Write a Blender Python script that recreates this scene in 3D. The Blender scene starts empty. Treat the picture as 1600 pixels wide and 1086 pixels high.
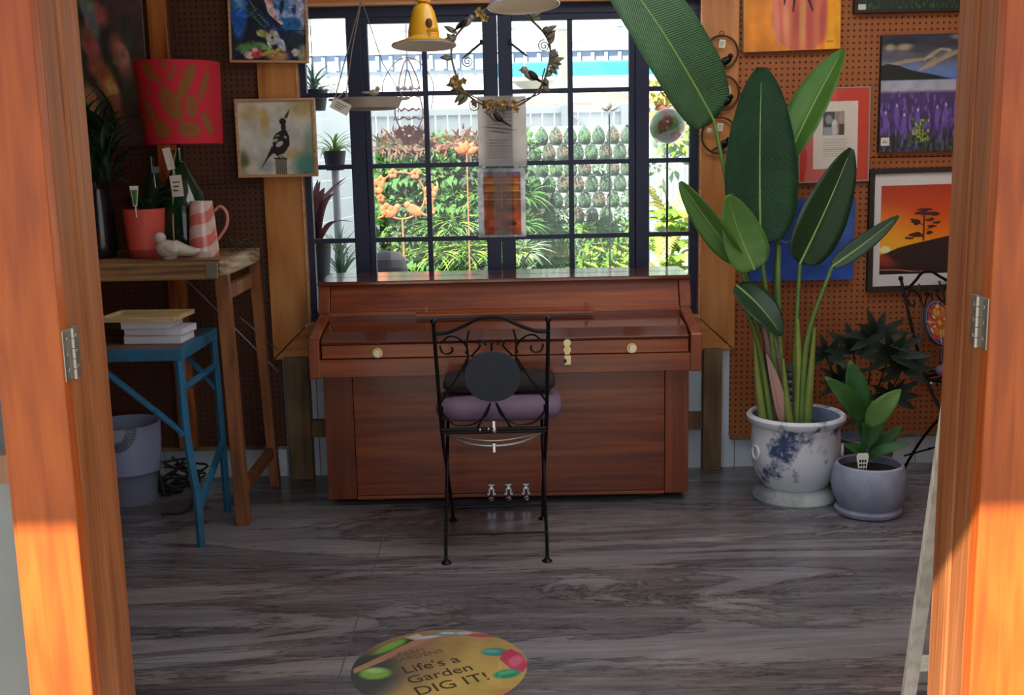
import bpy, bmesh, math, random
import numpy as np
from mathutils import Vector, Matrix, noise as mnoise

SC = bpy.context.scene
COL = SC.collection
PI = math.pi
R = math.radians
rnd = random.Random(7)

# ------------------------------------------------------------------ camera
cam = bpy.data.cameras.new('camera'); camo = bpy.data.objects.new('camera', cam); COL.objects.link(camo)
cam.sensor_width = 36; cam.lens = 36*1750/1600; cam.clip_start = .05; cam.clip_end = 200
th, ro = R(10.0433), R(1.1772)
fw = Vector((0, math.cos(th), -math.sin(th))); rt = Vector((1, 0, 0)); dn = Vector((0, -math.sin(th), -math.cos(th)))
X = math.cos(ro)*rt + math.sin(ro)*dn; Yd = -math.sin(ro)*rt + math.cos(ro)*dn
M = Matrix((X, -Yd, -fw)).transposed().to_4x4(); M.translation = (0, 0, 1.45)
camo.matrix_world = M
SC.camera = camo
# ------------------------------------------------------------------ sky, sun, exposure
w = bpy.data.worlds.new('sky'); SC.world = w; w.use_nodes = True
nt = w.node_tree; bg = nt.nodes['Background']
tc = nt.nodes.new('ShaderNodeTexCoord'); sep = nt.nodes.new('ShaderNodeSeparateXYZ'); cr = nt.nodes.new('ShaderNodeValToRGB')
nt.links.new(tc.outputs['Generated'], sep.inputs[0]); nt.links.new(sep.outputs['Z'], cr.inputs[0])
cr.color_ramp.elements[0].position = 0.0; cr.color_ramp.elements[0].color = (.93, .96, 1, 1)
cr.color_ramp.elements[1].position = .8; cr.color_ramp.elements[1].color = (.72, .85, 1, 1)
nt.links.new(cr.outputs[0], bg.inputs[0]); bg.inputs[1].default_value = .46
sun = bpy.data.lights.new('sun', 'SUN'); suno = bpy.data.objects.new('sun', sun); COL.objects.link(suno)
sun.energy = 6.0; sun.angle = R(.6); sun.color = (1, .93, .82)
sd = Vector((math.sin(R(30)), math.cos(R(30)), -math.tan(R(45))))
suno.rotation_euler = sd.to_track_quat('-Z', 'Y').to_euler(); suno.location = (-3, -5, 8)
SC.view_settings.view_transform = 'Standard'; SC.view_settings.look = 'None'
SC.view_settings.gamma = 1; SC.view_settings.use_curve_mapping = False
SC.view_settings.exposure = 1.55
SC.cycles.max_bounces = 8; SC.cycles.transparent_max_bounces = 16
SC.cycles.sample_clamp_indirect = 6; SC.cycles.caustics_reflective = False; SC.cycles.caustics_refractive = False

# ------------------------------------------------------------------ materials
def lin(c):
    if isinstance(c, str):
        c = [int(c[i:i+2], 16)/255 for i in (0, 2, 4)]
    return tuple(x/12.92 if x <= .04045 else ((x+.055)/1.055)**2.4 for x in c)
MATS = {}
def mat(name, c, rough=.6, metal=0, coat=0, bump=0, bscale=60, c2=None, nscale=8, trans=0, emit=0, spec=.5, stretch=(1, 1, 1), pos=(.35, .65)):
    m = bpy.data.materials.new(name); m.use_nodes = True; n = m.node_tree.nodes; l = m.node_tree.links
    b = n['Principled BSDF']; b.inputs['Base Color'].default_value = (*lin(c), 1)
    b.inputs['Roughness'].default_value = rough; b.inputs['Metallic'].default_value = metal
    b.inputs['Coat Weight'].default_value = coat; b.inputs['Coat Roughness'].default_value = .08
    b.inputs['Specular IOR Level'].default_value = spec
    if trans: b.inputs['Transmission Weight'].default_value = trans
    if c2 or bump:
        t = n.new('ShaderNodeTexCoord'); mp = n.new('ShaderNodeMapping'); mp.inputs['Scale'].default_value = stretch
        l.new(t.outputs['Object'], mp.inputs[0])
    if c2:
        nz = n.new('ShaderNodeTexNoise'); nz.inputs['Scale'].default_value = nscale; nz.inputs['Detail'].default_value = 8
        nz.inputs['Roughness'].default_value = .65
        r = n.new('ShaderNodeValToRGB'); r.color_ramp.elements[0].position, r.color_ramp.elements[1].position = pos
        r.color_ramp.elements[0].color = (*lin(c), 1); r.color_ramp.elements[1].color = (*lin(c2), 1)
        l.new(mp.outputs[0], nz.inputs['Vector']); l.new(nz.outputs[0], r.inputs[0]); l.new(r.outputs[0], b.inputs['Base Color'])
    if bump:
        nb = n.new('ShaderNodeTexNoise'); nb.inputs['Scale'].default_value = bscale; nb.inputs['Detail'].default_value = 5
        bm_ = n.new('ShaderNodeBump'); bm_.inputs['Strength'].default_value = bump; bm_.inputs['Distance'].default_value = .004
        l.new(mp.outputs[0], nb.inputs['Vector']); l.new(nb.outputs[0], bm_.inputs['Height']); l.new(bm_.outputs[0], b.inputs['Normal'])
    MATS[name] = m
    return m
def wood(name, cols, axis='Z', scale=14, stretch=14, rough=.5, coat=0, bump=.25, rings=.14, dist=2.2, pos=None):
    """cols: dark, mid, light; the grain runs along axis"""
    m = bpy.data.materials.new(name); m.use_nodes = True; n = m.node_tree.nodes; l = m.node_tree.links
    b = n['Principled BSDF']; b.inputs['Roughness'].default_value = rough
    b.inputs['Coat Weight'].default_value = coat; b.inputs['Coat Roughness'].default_value = .1
    t = n.new('ShaderNodeTexCoord'); mp = n.new('ShaderNodeMapping')
    mp.inputs['Scale'].default_value = tuple(1/stretch if a == axis else 1 for a in 'XYZ')
    l.new(t.outputs['Object'], mp.inputs[0])
    oi = n.new('ShaderNodeObjectInfo'); ad = n.new('ShaderNodeVectorMath'); ad.operation = 'ADD'
    ml = n.new('ShaderNodeMath'); ml.operation = 'MULTIPLY'; ml.inputs[1].default_value = 7
    l.new(oi.outputs['Random'], ml.inputs[0]); l.new(mp.outputs[0], ad.inputs[0]); l.new(ml.outputs[0], ad.inputs[1])
    n1 = n.new('ShaderNodeTexNoise'); n1.inputs['Scale'].default_value = scale; n1.inputs['Detail'].default_value = 10
    n1.inputs['Roughness'].default_value = .6; n1.inputs['Distortion'].default_value = .6
    wv = n.new('ShaderNodeTexWave'); wv.wave_type = 'RINGS'; wv.inputs['Scale'].default_value = scale*.9
    wv.inputs['Distortion'].default_value = dist*3; wv.inputs['Detail'].default_value = 3; wv.inputs['Detail Scale'].default_value = 1.2
    l.new(ad.outputs[0], n1.inputs['Vector']); l.new(ad.outputs[0], wv.inputs['Vector'])
    mx = n.new('ShaderNodeMix'); mx.data_type = 'FLOAT'; mx.inputs[0].default_value = rings
    l.new(n1.outputs[0], mx.inputs[2]); l.new(wv.outputs['Fac'], mx.inputs[3])
    r = n.new('ShaderNodeValToRGB'); e = r.color_ramp.elements
    pos = pos or (.3, .5, .72)
    e[0].position = pos[0]; e[1].position = pos[2]; em = e.new(pos[1])
    e[0].color = (*lin(cols[0]), 1); em.color = (*lin(cols[1]), 1); e[2].color = (*lin(cols[2]), 1)
    l.new(mx.outputs[0], r.inputs[0]); l.new(r.outputs[0], b.inputs['Base Color'])
    bm_ = n.new('ShaderNodeBump'); bm_.inputs['Strength'].default_value = bump; bm_.inputs['Distance'].default_value = .002
    l.new(mx.outputs[0], bm_.inputs['Height']); l.new(bm_.outputs[0], b.inputs['Normal'])
    return m
def leafmat(name, c, c2, rough=.35, vein=120, ns=5, trans=.25, vs_=.35):
    m = mat(name, c, rough, c2=c2, nscale=ns)
    n = m.node_tree.nodes; l = m.node_tree.links; b = n['Principled BSDF']
    uv = n.new('ShaderNodeUVMap'); wv = n.new('ShaderNodeTexWave'); wv.bands_direction = 'Y'; wv.inputs['Scale'].default_value = vein/6.28
    wv.inputs['Distortion'].default_value = .6
    bm_ = n.new('ShaderNodeBump'); bm_.inputs['Strength'].default_value = vs_; bm_.inputs['Distance'].default_value = .004
    l.new(uv.outputs[0], wv.inputs['Vector']); l.new(wv.outputs['Fac'], bm_.inputs['Height']); l.new(bm_.outputs[0], b.inputs['Normal'])
    out = n['Material Output']; tr = n.new('ShaderNodeBsdfTranslucent'); mx = n.new('ShaderNodeMixShader'); mx.inputs[0].default_value = trans
    src = b.inputs['Base Color'].links[0].from_socket
    l.new(src, tr.inputs[0]); l.new(b.outputs[0], mx.inputs[1]); l.new(tr.outputs[0], mx.inputs[2]); l.new(mx.outputs[0], out.inputs[0])
    return m
def printmat(name, rough=.6, trans=0, coat=0):
    m = bpy.data.materials.new(name); m.use_nodes = True; n = m.node_tree.nodes; l = m.node_tree.links
    b = n['Principled BSDF']; b.inputs['Roughness'].default_value = rough; b.inputs['Coat Weight'].default_value = coat
    b.inputs['Coat Roughness'].default_value = .03
    a = n.new('ShaderNodeVertexColor'); a.layer_name = 'Col'; l.new(a.outputs[0], b.inputs['Base Color'])
    if trans:
        out = n['Material Output']; tr = n.new('ShaderNodeBsdfTranslucent'); mx = n.new('ShaderNodeMixShader'); mx.inputs[0].default_value = trans
        l.new(a.outputs[0], tr.inputs[0]); l.new(b.outputs[0], mx.inputs[1]); l.new(tr.outputs[0], mx.inputs[2]); l.new(mx.outputs[0], out.inputs[0])
    return m
def glassmat(name, tint=(1, 1, 1), refl=.06):
    m = bpy.data.materials.new(name); m.use_nodes = True; n = m.node_tree.nodes; l = m.node_tree.links
    n.remove(n['Principled BSDF']); out = n['Material Output']
    t = n.new('ShaderNodeBsdfTransparent'); t.inputs[0].default_value = (*tint, 1)
    g = n.new('ShaderNodeBsdfGlossy'); g.inputs['Roughness'].default_value = .02
    fr = n.new('ShaderNodeFresnel'); fr.inputs[0].default_value = 1.45
    mx = n.new('ShaderNodeMixShader'); l.new(fr.outputs[0], mx.inputs[0]); l.new(t.outputs[0], mx.inputs[1]); l.new(g.outputs[0], mx.inputs[2])
    l.new(mx.outputs[0], out.inputs[0]); return m
def translmat(name, c, f=.6, rough=.4):
    m = mat(name, c, rough); n = m.node_tree.nodes; l = m.node_tree.links; out = n['Material Output']
    tr = n.new('ShaderNodeBsdfTranslucent'); tr.inputs[0].default_value = (*lin(c), 1)
    mx = n.new('ShaderNodeMixShader'); mx.inputs[0].default_value = f
    l.new(n['Principled BSDF'].outputs[0], mx.inputs[1]); l.new(tr.outputs[0], mx.inputs[2]); l.new(mx.outputs[0], out.inputs[0]); return m
def pegmat(name, c, c2, hole, sx=.0254, rough=.7):
    m = mat(name, c, rough, c2=c2, nscale=3)
    n = m.node_tree.nodes; l = m.node_tree.links; b = n['Principled BSDF']
    t = n.new('ShaderNodeTexCoord'); s = n.new('ShaderNodeVectorMath'); s.operation = 'SCALE'; s.inputs['Scale'].default_value = 1/sx
    l.new(t.outputs['Object'], s.inputs[0])
    f = n.new('ShaderNodeVectorMath'); f.operation = 'FRACTION'; l.new(s.outputs[0], f.inputs[0])
    su = n.new('ShaderNodeVectorMath'); su.operation = 'SUBTRACT'; su.inputs[1].default_value = (.5, .5, .5); l.new(f.outputs[0], su.inputs[0])
    mu = n.new('ShaderNodeVectorMath'); mu.operation = 'MULTIPLY'; mu.inputs[1].default_value = (1, 0, 1); l.new(su.outputs[0], mu.inputs[0])
    le = n.new('ShaderNodeVectorMath'); le.operation = 'LENGTH'; l.new(mu.outputs[0], le.inputs[0])
    mr = n.new('ShaderNodeMapRange'); mr.inputs[1].default_value = .13; mr.inputs[2].default_value = .2; l.new(le.outputs['Value'], mr.inputs[0])
    mx = n.new('ShaderNodeMix'); mx.data_type = 'RGBA'; l.new(mr.outputs[0], mx.inputs[0])
    mx.inputs[6].default_value = (*lin(hole), 1); src = b.inputs['Base Color'].links[0].from_socket
    l.new(src, mx.inputs[7]); l.new(mx.outputs[2], b.inputs['Base Color'])
    bm_ = n.new('ShaderNodeBump'); bm_.inputs['Distance'].default_value = .004; l.new(mr.outputs[0], bm_.inputs['Height']); l.new(bm_.outputs[0], b.inputs['Normal'])
    return m

cedar = wood('cedar', ('7d3c14', 'b8652a', 'd08a46'), 'Z', 16, 16, .45, .15)
cedar_door = wood('cedar_door', ('903e0c', 'a84e12', 'ba5e1a'), 'Z', 26, 16, .5, .08, rings=.12, bump=.1)
cedar_jamb = wood('cedar_jamb', ('763e1a', '8e5228', 'a26436'), 'Z', 26, 18, .55, 0, rings=.1, bump=.1)
trimwood_v = wood('trim_wood_upright', ('9c5a26', 'c07a3a', 'd29252'), 'Z', 10, 10, .5, .1)
trimwood_h = wood('trim_wood_level', ('9c5a26', 'c07a3a', 'd29252'), 'X', 10, 10, .5, .1)
studwood = wood('stud_wood', ('54402c', '7c6244', '977a56'), 'Z', 14, 12, .7)
piano_h = wood('piano_mahogany_level', ('561f0b', '843a14', 'ac5c2c'), 'X', 14, 14, .35, .25, bump=.03, rings=.06, pos=(.3, .5, .72))
piano_v = wood('piano_mahogany_upright', ('562410', '7c3818', '9a4e26'), 'Z', 14, 14, .35, .25, bump=.03, rings=.06)
piano_top = wood('piano_lid_wood', ('481e0c', '602a14', '743c1e'), 'X', 14, 14, .16, .6, bump=.02, rings=.06)
oldwood = wood('old_bench_wood', ('5a4028', '8f6c44', 'ad8a5c'), 'X', 16, 10, .75, 0, bump=.5)
oldwood_y = wood('old_bench_end_wood', ('6a4a2c', 'b09a7a', 'd8ccb8'), 'Y', 16, 6, .8, 0, bump=.5)
legwood = wood('bench_leg_wood', ('5e351c', '8a532e', 'a06a3e'), 'Z', 16, 12, .7)
palewood = wood('pale_wood', ('b8b4a4', 'd4d0c0', 'e4e0d2'), 'Z', 20, 20, .6)
pinewood = wood('pine_tray', ('a5885c', 'c8ac7c', 'dcc496'), 'X', 20, 14, .6)
framewood = wood('frame_wood', ('b08058', 'cc9c70', 'e0b68c'), 'X', 20, 10, .55)
navy = mat('navy_frame_paint', '1a2140', .5)
white = mat('white_board_paint', 'c8d4e0', .6, bump=.1, c2='dde6ee', nscale=5)
black = mat('black_iron', '17171b', .38, metal=.6)
chrome = mat('chrome', 'c8c8c8', .18, metal=1)
steel = mat('hinge_steel', 'a8a49a', .38, metal=.9)
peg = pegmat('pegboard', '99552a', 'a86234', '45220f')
peg_shaded = pegmat('pegboard_left_shaded', '502c1a', '5c3520', '24120a')  # darker copy of the pegboard; the dim left side's shade is in the colour
glass = glassmat('window_glass')
PM = printmat('printed', .55); PMg = printmat('printed_gloss', .35, coat=.5); PMt = printmat('printed_thin_paper', .6, trans=.5)
PMc = printmat('ceramic_print', .2, coat=.5)

# ------------------------------------------------------------------ mesh builder
class MB:
    def __init__(s): s.v = []; s.f = []; s.uv = {}
    def add(s, vs, fs, uvs=None):
        o = len(s.v); s.v += [tuple(p) for p in vs]; s.f += [tuple(i+o for i in f) for f in fs]
        if uvs:
            for i, u in enumerate(uvs): s.uv[o+i] = u
        return s
    def box(s, x0, x1, y0, y1, z0, z1):
        v = [(x, y, z) for x in (x0, x1) for y in (y0, y1) for z in (z0, z1)]
        return s.add(v, [(0, 1, 3, 2), (4, 6, 7, 5), (0, 4, 5, 1), (2, 3, 7, 6), (0, 2, 6, 4), (1, 5, 7, 3)])
    def beam(s, a, b, wx, wy, up=(0, 0, 1)):
        a = Vector(a); b = Vector(b); d = (b-a).normalized(); u = Vector(up)
        if abs(d.dot(u)) > .95: u = Vector((0, 1, 0))
        p = d.cross(u).normalized(); q = d.cross(p).normalized()
        v = []
        for c in (a, b):
            for i, j in ((-1, -1), (1, -1), (1, 1), (-1, 1)): v.append(c+p*(i*wx/2)+q*(j*wy/2))
        return s.add(v, [(0, 3, 2, 1), (4, 5, 6, 7), (0, 1, 5, 4), (1, 2, 6, 5), (2, 3, 7, 6), (3, 0, 4, 7)])
    def prism(s, poly, axis, a, b):
        """poly: 2D points extruded along an axis from a to b (X: (y,z), Y: (x,z), Z: (x,y))"""
        def P(p, t): return {'X': (t, p[0], p[1]), 'Y': (p[0], t, p[1]), 'Z': (p[0], p[1], t)}[axis]
        n = len(poly); v = [P(p, a) for p in poly]+[P(p, b) for p in poly]
        f = [tuple(range(n)), tuple(range(2*n-1, n-1, -1))]+[(i, i+n, (i+1) % n+n, (i+1) % n) for i in range(n)]
        return s.add(v, f)
    def tube(s, pts, r, seg=8, smooth=0, closed=False):
        P = [Vector(p) for p in pts]
        if smooth: P = spline(P, smooth, closed)
        n = len(P); rr = r if callable(r) else (lambda t: r)
        prev = None; v = []
        for i, p in enumerate(P):
            if closed: d = P[(i+1) % n]-P[i-1]
            else: d = P[min(i+1, n-1)]-P[max(i-1, 0)]
            d = d.normalized() if d.length > 1e-9 else Vector((0, 0, 1))
            if prev is None:
                prev = d.cross(Vector((0, 0, 1)) if abs(d.z) < .9 else Vector((0, 1, 0))).normalized()
            u = (prev-d*prev.dot(d)); u = u.normalized() if u.length > 1e-6 else d.orthogonal().normalized(); prev = u
            q = d.cross(u); k = rr(i/(n-1))
            for j in range(seg):
                a = 2*PI*j/seg; v.append(p+u*(k*math.cos(a))+q*(k*math.sin(a)))
        f = []
        m = n if closed else n-1
        for i in range(m):
            i2 = (i+1) % n
            for j in range(seg): f.append((i*seg+j, i*seg+(j+1) % seg, i2*seg+(j+1) % seg, i2*seg+j))
        if not closed: f += [tuple(range(seg-1, -1, -1)), tuple((n-1)*seg+j for j in range(seg))]
        return s.add(v, f)
    def lathe(s, prof, c=(0, 0, 0), seg=32, axis='Z', rot=None, capped=True):
        v = []; n = len(prof)
        for r, z in prof:
            for j in range(seg):
                a = 2*PI*j/seg; p = Vector((r*math.cos(a), r*math.sin(a), z))
                if axis == 'Y': p = Vector((p.x, p.z, p.y))
                if rot: p = rot @ p
                v.append(p+Vector(c))
        f = [(i*seg+j, i*seg+(j+1) % seg, (i+1)*seg+(j+1) % seg, (i+1)*seg+j) for i in range(n-1) for j in range(seg)]
        if capped: f += [tuple(range(seg-1, -1, -1)), tuple((n-1)*seg+j for j in range(seg))]
        return s.add(v, f)
    def ball(s, c, rx, ry=None, rz=None, seg=16, rings=10, rot=None):
        ry = ry or rx; rz = rz or rx; v = []; f = []
        for i in range(1, rings):
            t = PI*i/rings
            for j in range(seg):
                a = 2*PI*j/seg; p = Vector((rx*math.sin(t)*math.cos(a), ry*math.sin(t)*math.sin(a), rz*math.cos(t)))
                v.append((rot @ p if rot else p)+Vector(c))
        for z in (rz, -rz):
            p = Vector((0, 0, z)); v.append((rot @ p if rot else p)+Vector(c))
        nr = rings-1
        for i in range(nr-1):
            for j in range(seg): f.append((i*seg+j, (i+1)*seg+j, (i+1)*seg+(j+1) % seg, i*seg+(j+1) % seg))
        T = nr*seg
        for j in range(seg): f.append((T, j, (j+1) % seg)); f.append((T+1, (nr-1)*seg+(j+1) % seg, (nr-1)*seg+j))
        return s.add(v, f)
    def leaf(s, base, tip, width, nrm=(0, -1, 0), bend=0, fold=.2, n=8, a=.8, b=.75, wave=0, cross=4, thick=0):
        B = Vector(base); T = Vector(tip); d = (T-B); L = d.length; d.normalize(); N = Vector(nrm); N = (N-d*N.dot(d))
        N = N.normalized() if N.length > 1e-6 else d.orthogonal().normalized()
        S = d.cross(N).normalized(); v = []; uv = []
        for i in range(n+1):
            t = i/n; w_ = width/2*max(.02, math.sin(PI*min(1, t**a)))**b
            c = B+(T-B)*t+N*(bend*L*math.sin(PI*t))
            for k in range(cross+1):
                q = 2*k/cross-1
                ww = wave*math.sin(t*30+q*2)*abs(q)*width
                v.append(c+S*(w_*q)+N*(abs(q)*w_*fold+ww)); uv.append((q*.5+.5, t+abs(q)*.06))
        m = cross+1
        f = [(i*m+k, i*m+k+1, (i+1)*m+k+1, (i+1)*m+k) for i in range(n) for k in range(cross)]
        return s.add(v, f, uv)
def spline(P, k=6, closed=False):
    P = [Vector(p) for p in P]; n = len(P); out = []
    rng = range(n) if closed else range(n-1)
    for i in rng:
        p0 = P[i-1] if (closed or i > 0) else P[0]*2-P[1]; p1 = P[i]; p2 = P[(i+1) % n]
        p3 = P[(i+2) % n] if (closed or i+2 < n) else p2*2-p1
        for j in range(k):
            t = j/k; out.append(.5*((2*p1)+(p2-p0)*t+(2*p0-5*p1+4*p2-p3)*t*t+(3*p1-p0-3*p2+p3)*t**3))
    if not closed: out.append(P[-1])
    return out
def mesh_of(name, mb, m, smooth=False, angle=38, local=None):
    me = bpy.data.meshes.new(name)
    vs = mb.v if local is None else [tuple(local @ Vector(p)) for p in mb.v]
    me.from_pydata(vs, [], mb.f); me.validate(); me.update()
    if mb.uv:
        ul = me.uv_layers.new(name='UVMap')
        for lp in me.loops: ul.data[lp.index].uv = mb.uv.get(lp.vertex_index, (0, 0))
    bm_ = bmesh.new(); bm_.from_mesh(me); bmesh.ops.recalc_face_normals(bm_, faces=bm_.faces); bm_.to_mesh(me); bm_.free()
    if smooth:
        me.polygons.foreach_set('use_smooth', [True]*len(me.polygons)); me.set_sharp_from_angle(angle=R(angle))
    for mm in (m if isinstance(m, (list, tuple)) else [m]): me.materials.append(mm)
    return me
def link(o, parent=None):
    COL.objects.link(o)
    if parent is not None: o.parent = parent
    return o
def wm(o):
    m = Matrix.LocRotScale(o.location, o.rotation_euler, None)
    return (wm(o.parent) @ m) if o.parent else m
def tag(o, label=None, cat=None, group=None, kind=None):
    for k, v in (('label', label), ('category', cat), ('group', group), ('kind', kind)):
        if v: o[k] = v
    return o
def thing(name, loc, label=None, cat=None, group=None, kind=None):
    o = bpy.data.objects.new(name, None); o.location = loc; o.empty_display_size = .05; link(o)
    return tag(o, label, cat, group, kind)
def part(parent, name, mb, m, smooth=False, bevel=0, angle=38, label=None, kind=None, solid=0):
    """vertices are given in world metres and stored relative to the parent"""
    o = bpy.data.objects.new(name, mesh_of(name, mb, m, smooth, angle, wm(parent).inverted())); link(o, parent)
    if solid: md = o.modifiers.new('thickness', 'SOLIDIFY'); md.thickness = solid; md.offset = 0
    if bevel: bv(o, bevel)
    return tag(o, label, kind=kind)
def bv(o, wd, seg=2):
    md = o.modifiers.new('edge', 'BEVEL'); md.width = wd; md.segments = seg; md.limit_method = 'ANGLE'; md.angle_limit = R(40)
def single(name, mb, m, loc, label=None, cat=None, group=None, kind=None, smooth=False, bevel=0, angle=38, solid=0):
    o = bpy.data.objects.new(name, mesh_of(name, mb, m, smooth, angle, Matrix.Translation(-Vector(loc)))); o.location = loc; link(o)
    if solid: md = o.modifiers.new('thickness', 'SOLIDIFY'); md.thickness = solid; md.offset = 0
    if bevel: bv(o, bevel)
    return tag(o, label, cat, group, kind)
def copy_tree(o, parent=None):
    c = o.copy(); link(c, parent)
    for ch in o.children: copy_tree(ch, c)
    return c
def text(parent, s, m, size, mtx, align='CENTER', name='lettering', ext=.0003):
    cu = bpy.data.curves.new(name, 'FONT'); cu.body = s; cu.size = size; cu.align_x = align; cu.extrude = ext; cu.resolution_u = 3
    t = bpy.data.objects.new('tmp', cu); COL.objects.link(t); bpy.context.view_layer.update()
    me = bpy.data.meshes.new_from_object(t.evaluated_get(bpy.context.evaluated_depsgraph_get()))
    bpy.data.objects.remove(t); me.transform(wm(parent).inverted() @ mtx); me.materials.clear(); me.materials.append(m); me.name = name
    o = bpy.data.objects.new(name, me); link(o, parent); return o

# ------------------------------------------------------------------ painter for flat prints (pictures, decals, glazes)
class Paint:
    def __init__(s, w, h, base='ffffff', seed=1):
        s.w, s.h = w, h; s.a = np.zeros((h, w, 3)); s.a[:] = s.c(base)
        s.u, s.v = np.meshgrid((np.arange(w)+.5)/w, (np.arange(h)+.5)/h); s.r = np.random.RandomState(seed)
    def c(s, x):
        if isinstance(x, str): return np.array([int(x[i:i+2], 16)/255 for i in (0, 2, 4)])
        return np.array(x)
    def mix(s, k, col):
        k = np.clip(k, 0, 1)[..., None]; s.a = s.a*(1-k)+s.c(col)*k; return s
    def grad(s, stops, axis='v'):
        t = s.v if axis == 'v' else s.u; xs = [p for p, _ in stops]; cs = np.array([s.c(q) for _, q in stops])
        for i in range(3): s.a[..., i] = np.interp(t, xs, cs[:, i])
        return s
    def ell(s, cx, cy, rx, ry, col, rot=0, soft=.15, op=1):
        du, dv = s.u-cx, s.v-cy; c, n = math.cos(rot), math.sin(rot)
        d = np.hypot((du*c+dv*n)/rx, (-du*n+dv*c)/ry); return s.mix((1+soft/2-d)/max(soft, 1e-3)*op if op == 1 else np.clip((1+soft/2-d)/max(soft, 1e-3), 0, 1)*op, col)
    def poly(s, pts, col, op=1):
        ins = np.zeros(s.u.shape, bool); n = len(pts); j = n-1
        for i in range(n):
            xi, yi = pts[i]; xj, yj = pts[j]
            if yi != yj:
                ins ^= ((yi > s.v) != (yj > s.v)) & (s.u < (xj-xi)*(s.v-yi)/(yj-yi)+xi)
            j = i
        return s.mix(ins*op, col)
    def rect(s, x0, y0, x1, y1, col, op=1):
        return s.mix(((s.u >= x0) & (s.u <= x1) & (s.v >= y0) & (s.v <= y1))*op, col)
    def line(s, pts, wd, col, op=1, taper=False):
        asp = s.w/s.h
        for i in range(len(pts)-1):
            x0, y0 = pts[i]; x1, y1 = pts[i+1]; dx, dy = (x1-x0)*asp, y1-y0; L = dx*dx+dy*dy+1e-9
            t = np.clip(((s.u-x0)*asp*dx+(s.v-y0)*dy)/L, 0, 1); d = np.hypot((s.u-x0)*asp-t*dx, s.v-y0-t*dy)
            ww = wd*(1-.7*t) if taper else wd
            s.mix(np.clip((ww-d)*s.h+.5, 0, 1)*op, col)
        return s
    def noise(s, sx, sy, amp, oct=3, col=None, thr=None):
        acc = np.zeros_like(s.u); am = 1; tot = 0
        for o in range(oct):
            nx, ny = max(2, int(sx*2**o)), max(2, int(sy*2**o)); g = s.r.rand(ny+2, nx+2)
            x = s.u*nx; y = s.v*ny; xi = x.astype(int); yi = y.astype(int); fx = x-xi; fy = y-yi
            fx = fx*fx*(3-2*fx); fy = fy*fy*(3-2*fy)
            acc += am*((g[yi, xi]*(1-fx)+g[yi, xi+1]*fx)*(1-fy)+(g[yi+1, xi]*(1-fx)+g[yi+1, xi+1]*fx)*fy); tot += am; am *= .5
        acc /= tot
        if col is None: s.a = np.clip(s.a*(1+(acc[..., None]-.5)*amp), 0, 1); return s
        return s.mix(np.clip((acc-thr)*8, 0, 1)*amp, col)
    def lin(s):
        a = np.clip(s.a, 0, 1); return np.where(a <= .04045, a/12.92, ((a+.055)/1.055)**2.4)
def painted_grid(name, paint, fn, m, close_u=False):
    """one vertex per painted cell; fn(u, v) -> world point arrays"""
    W, H = paint.w, paint.h
    u, v = np.meshgrid(np.linspace(0, 1, W), np.linspace(0, 1, H)); P = np.stack(fn(u, v), -1).reshape(-1, 3)
    i = np.arange(W*H).reshape(H, W); q = np.stack([i[:-1, :-1], i[1:, :-1], i[1:, 1:], i[:-1, 1:]], -1).reshape(-1, 4)
    me = bpy.data.meshes.new(name); me.vertices.add(len(P)); me.vertices.foreach_set('co', P.ravel())
    me.loops.add(q.size); me.loops.foreach_set('vertex_index', q.ravel().astype(np.int32))
    me.polygons.add(len(q)); me.polygons.foreach_set('loop_start', np.arange(0, q.size, 4, dtype=np.int32))
    me.polygons.foreach_set('use_smooth', np.ones(len(q), bool))
    me.update(calc_edges=True); ca = me.color_attributes.new('Col', 'FLOAT_COLOR', 'POINT')
    rgba = np.ones((W*H, 4), np.float32); rgba[:, :3] = paint.lin().reshape(-1, 3); ca.data.foreach_set('color', rgba.ravel())
    me.materials.append(m); return me
def painted_part(parent, name, paint, fn, m, label=None):
    me = painted_grid(name, paint, fn, m); me.transform(wm(parent).inverted())
    o = bpy.data.objects.new(name, me); link(o, parent)
    if label: o['label'] = label
    return o
def rot2(cx, cz, a):
    c, s = math.cos(a), math.sin(a)
    return lambda x, z: (cx+(x-cx)*c-(z-cz)*s, cz+(x-cx)*s+(z-cz)*c)
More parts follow.
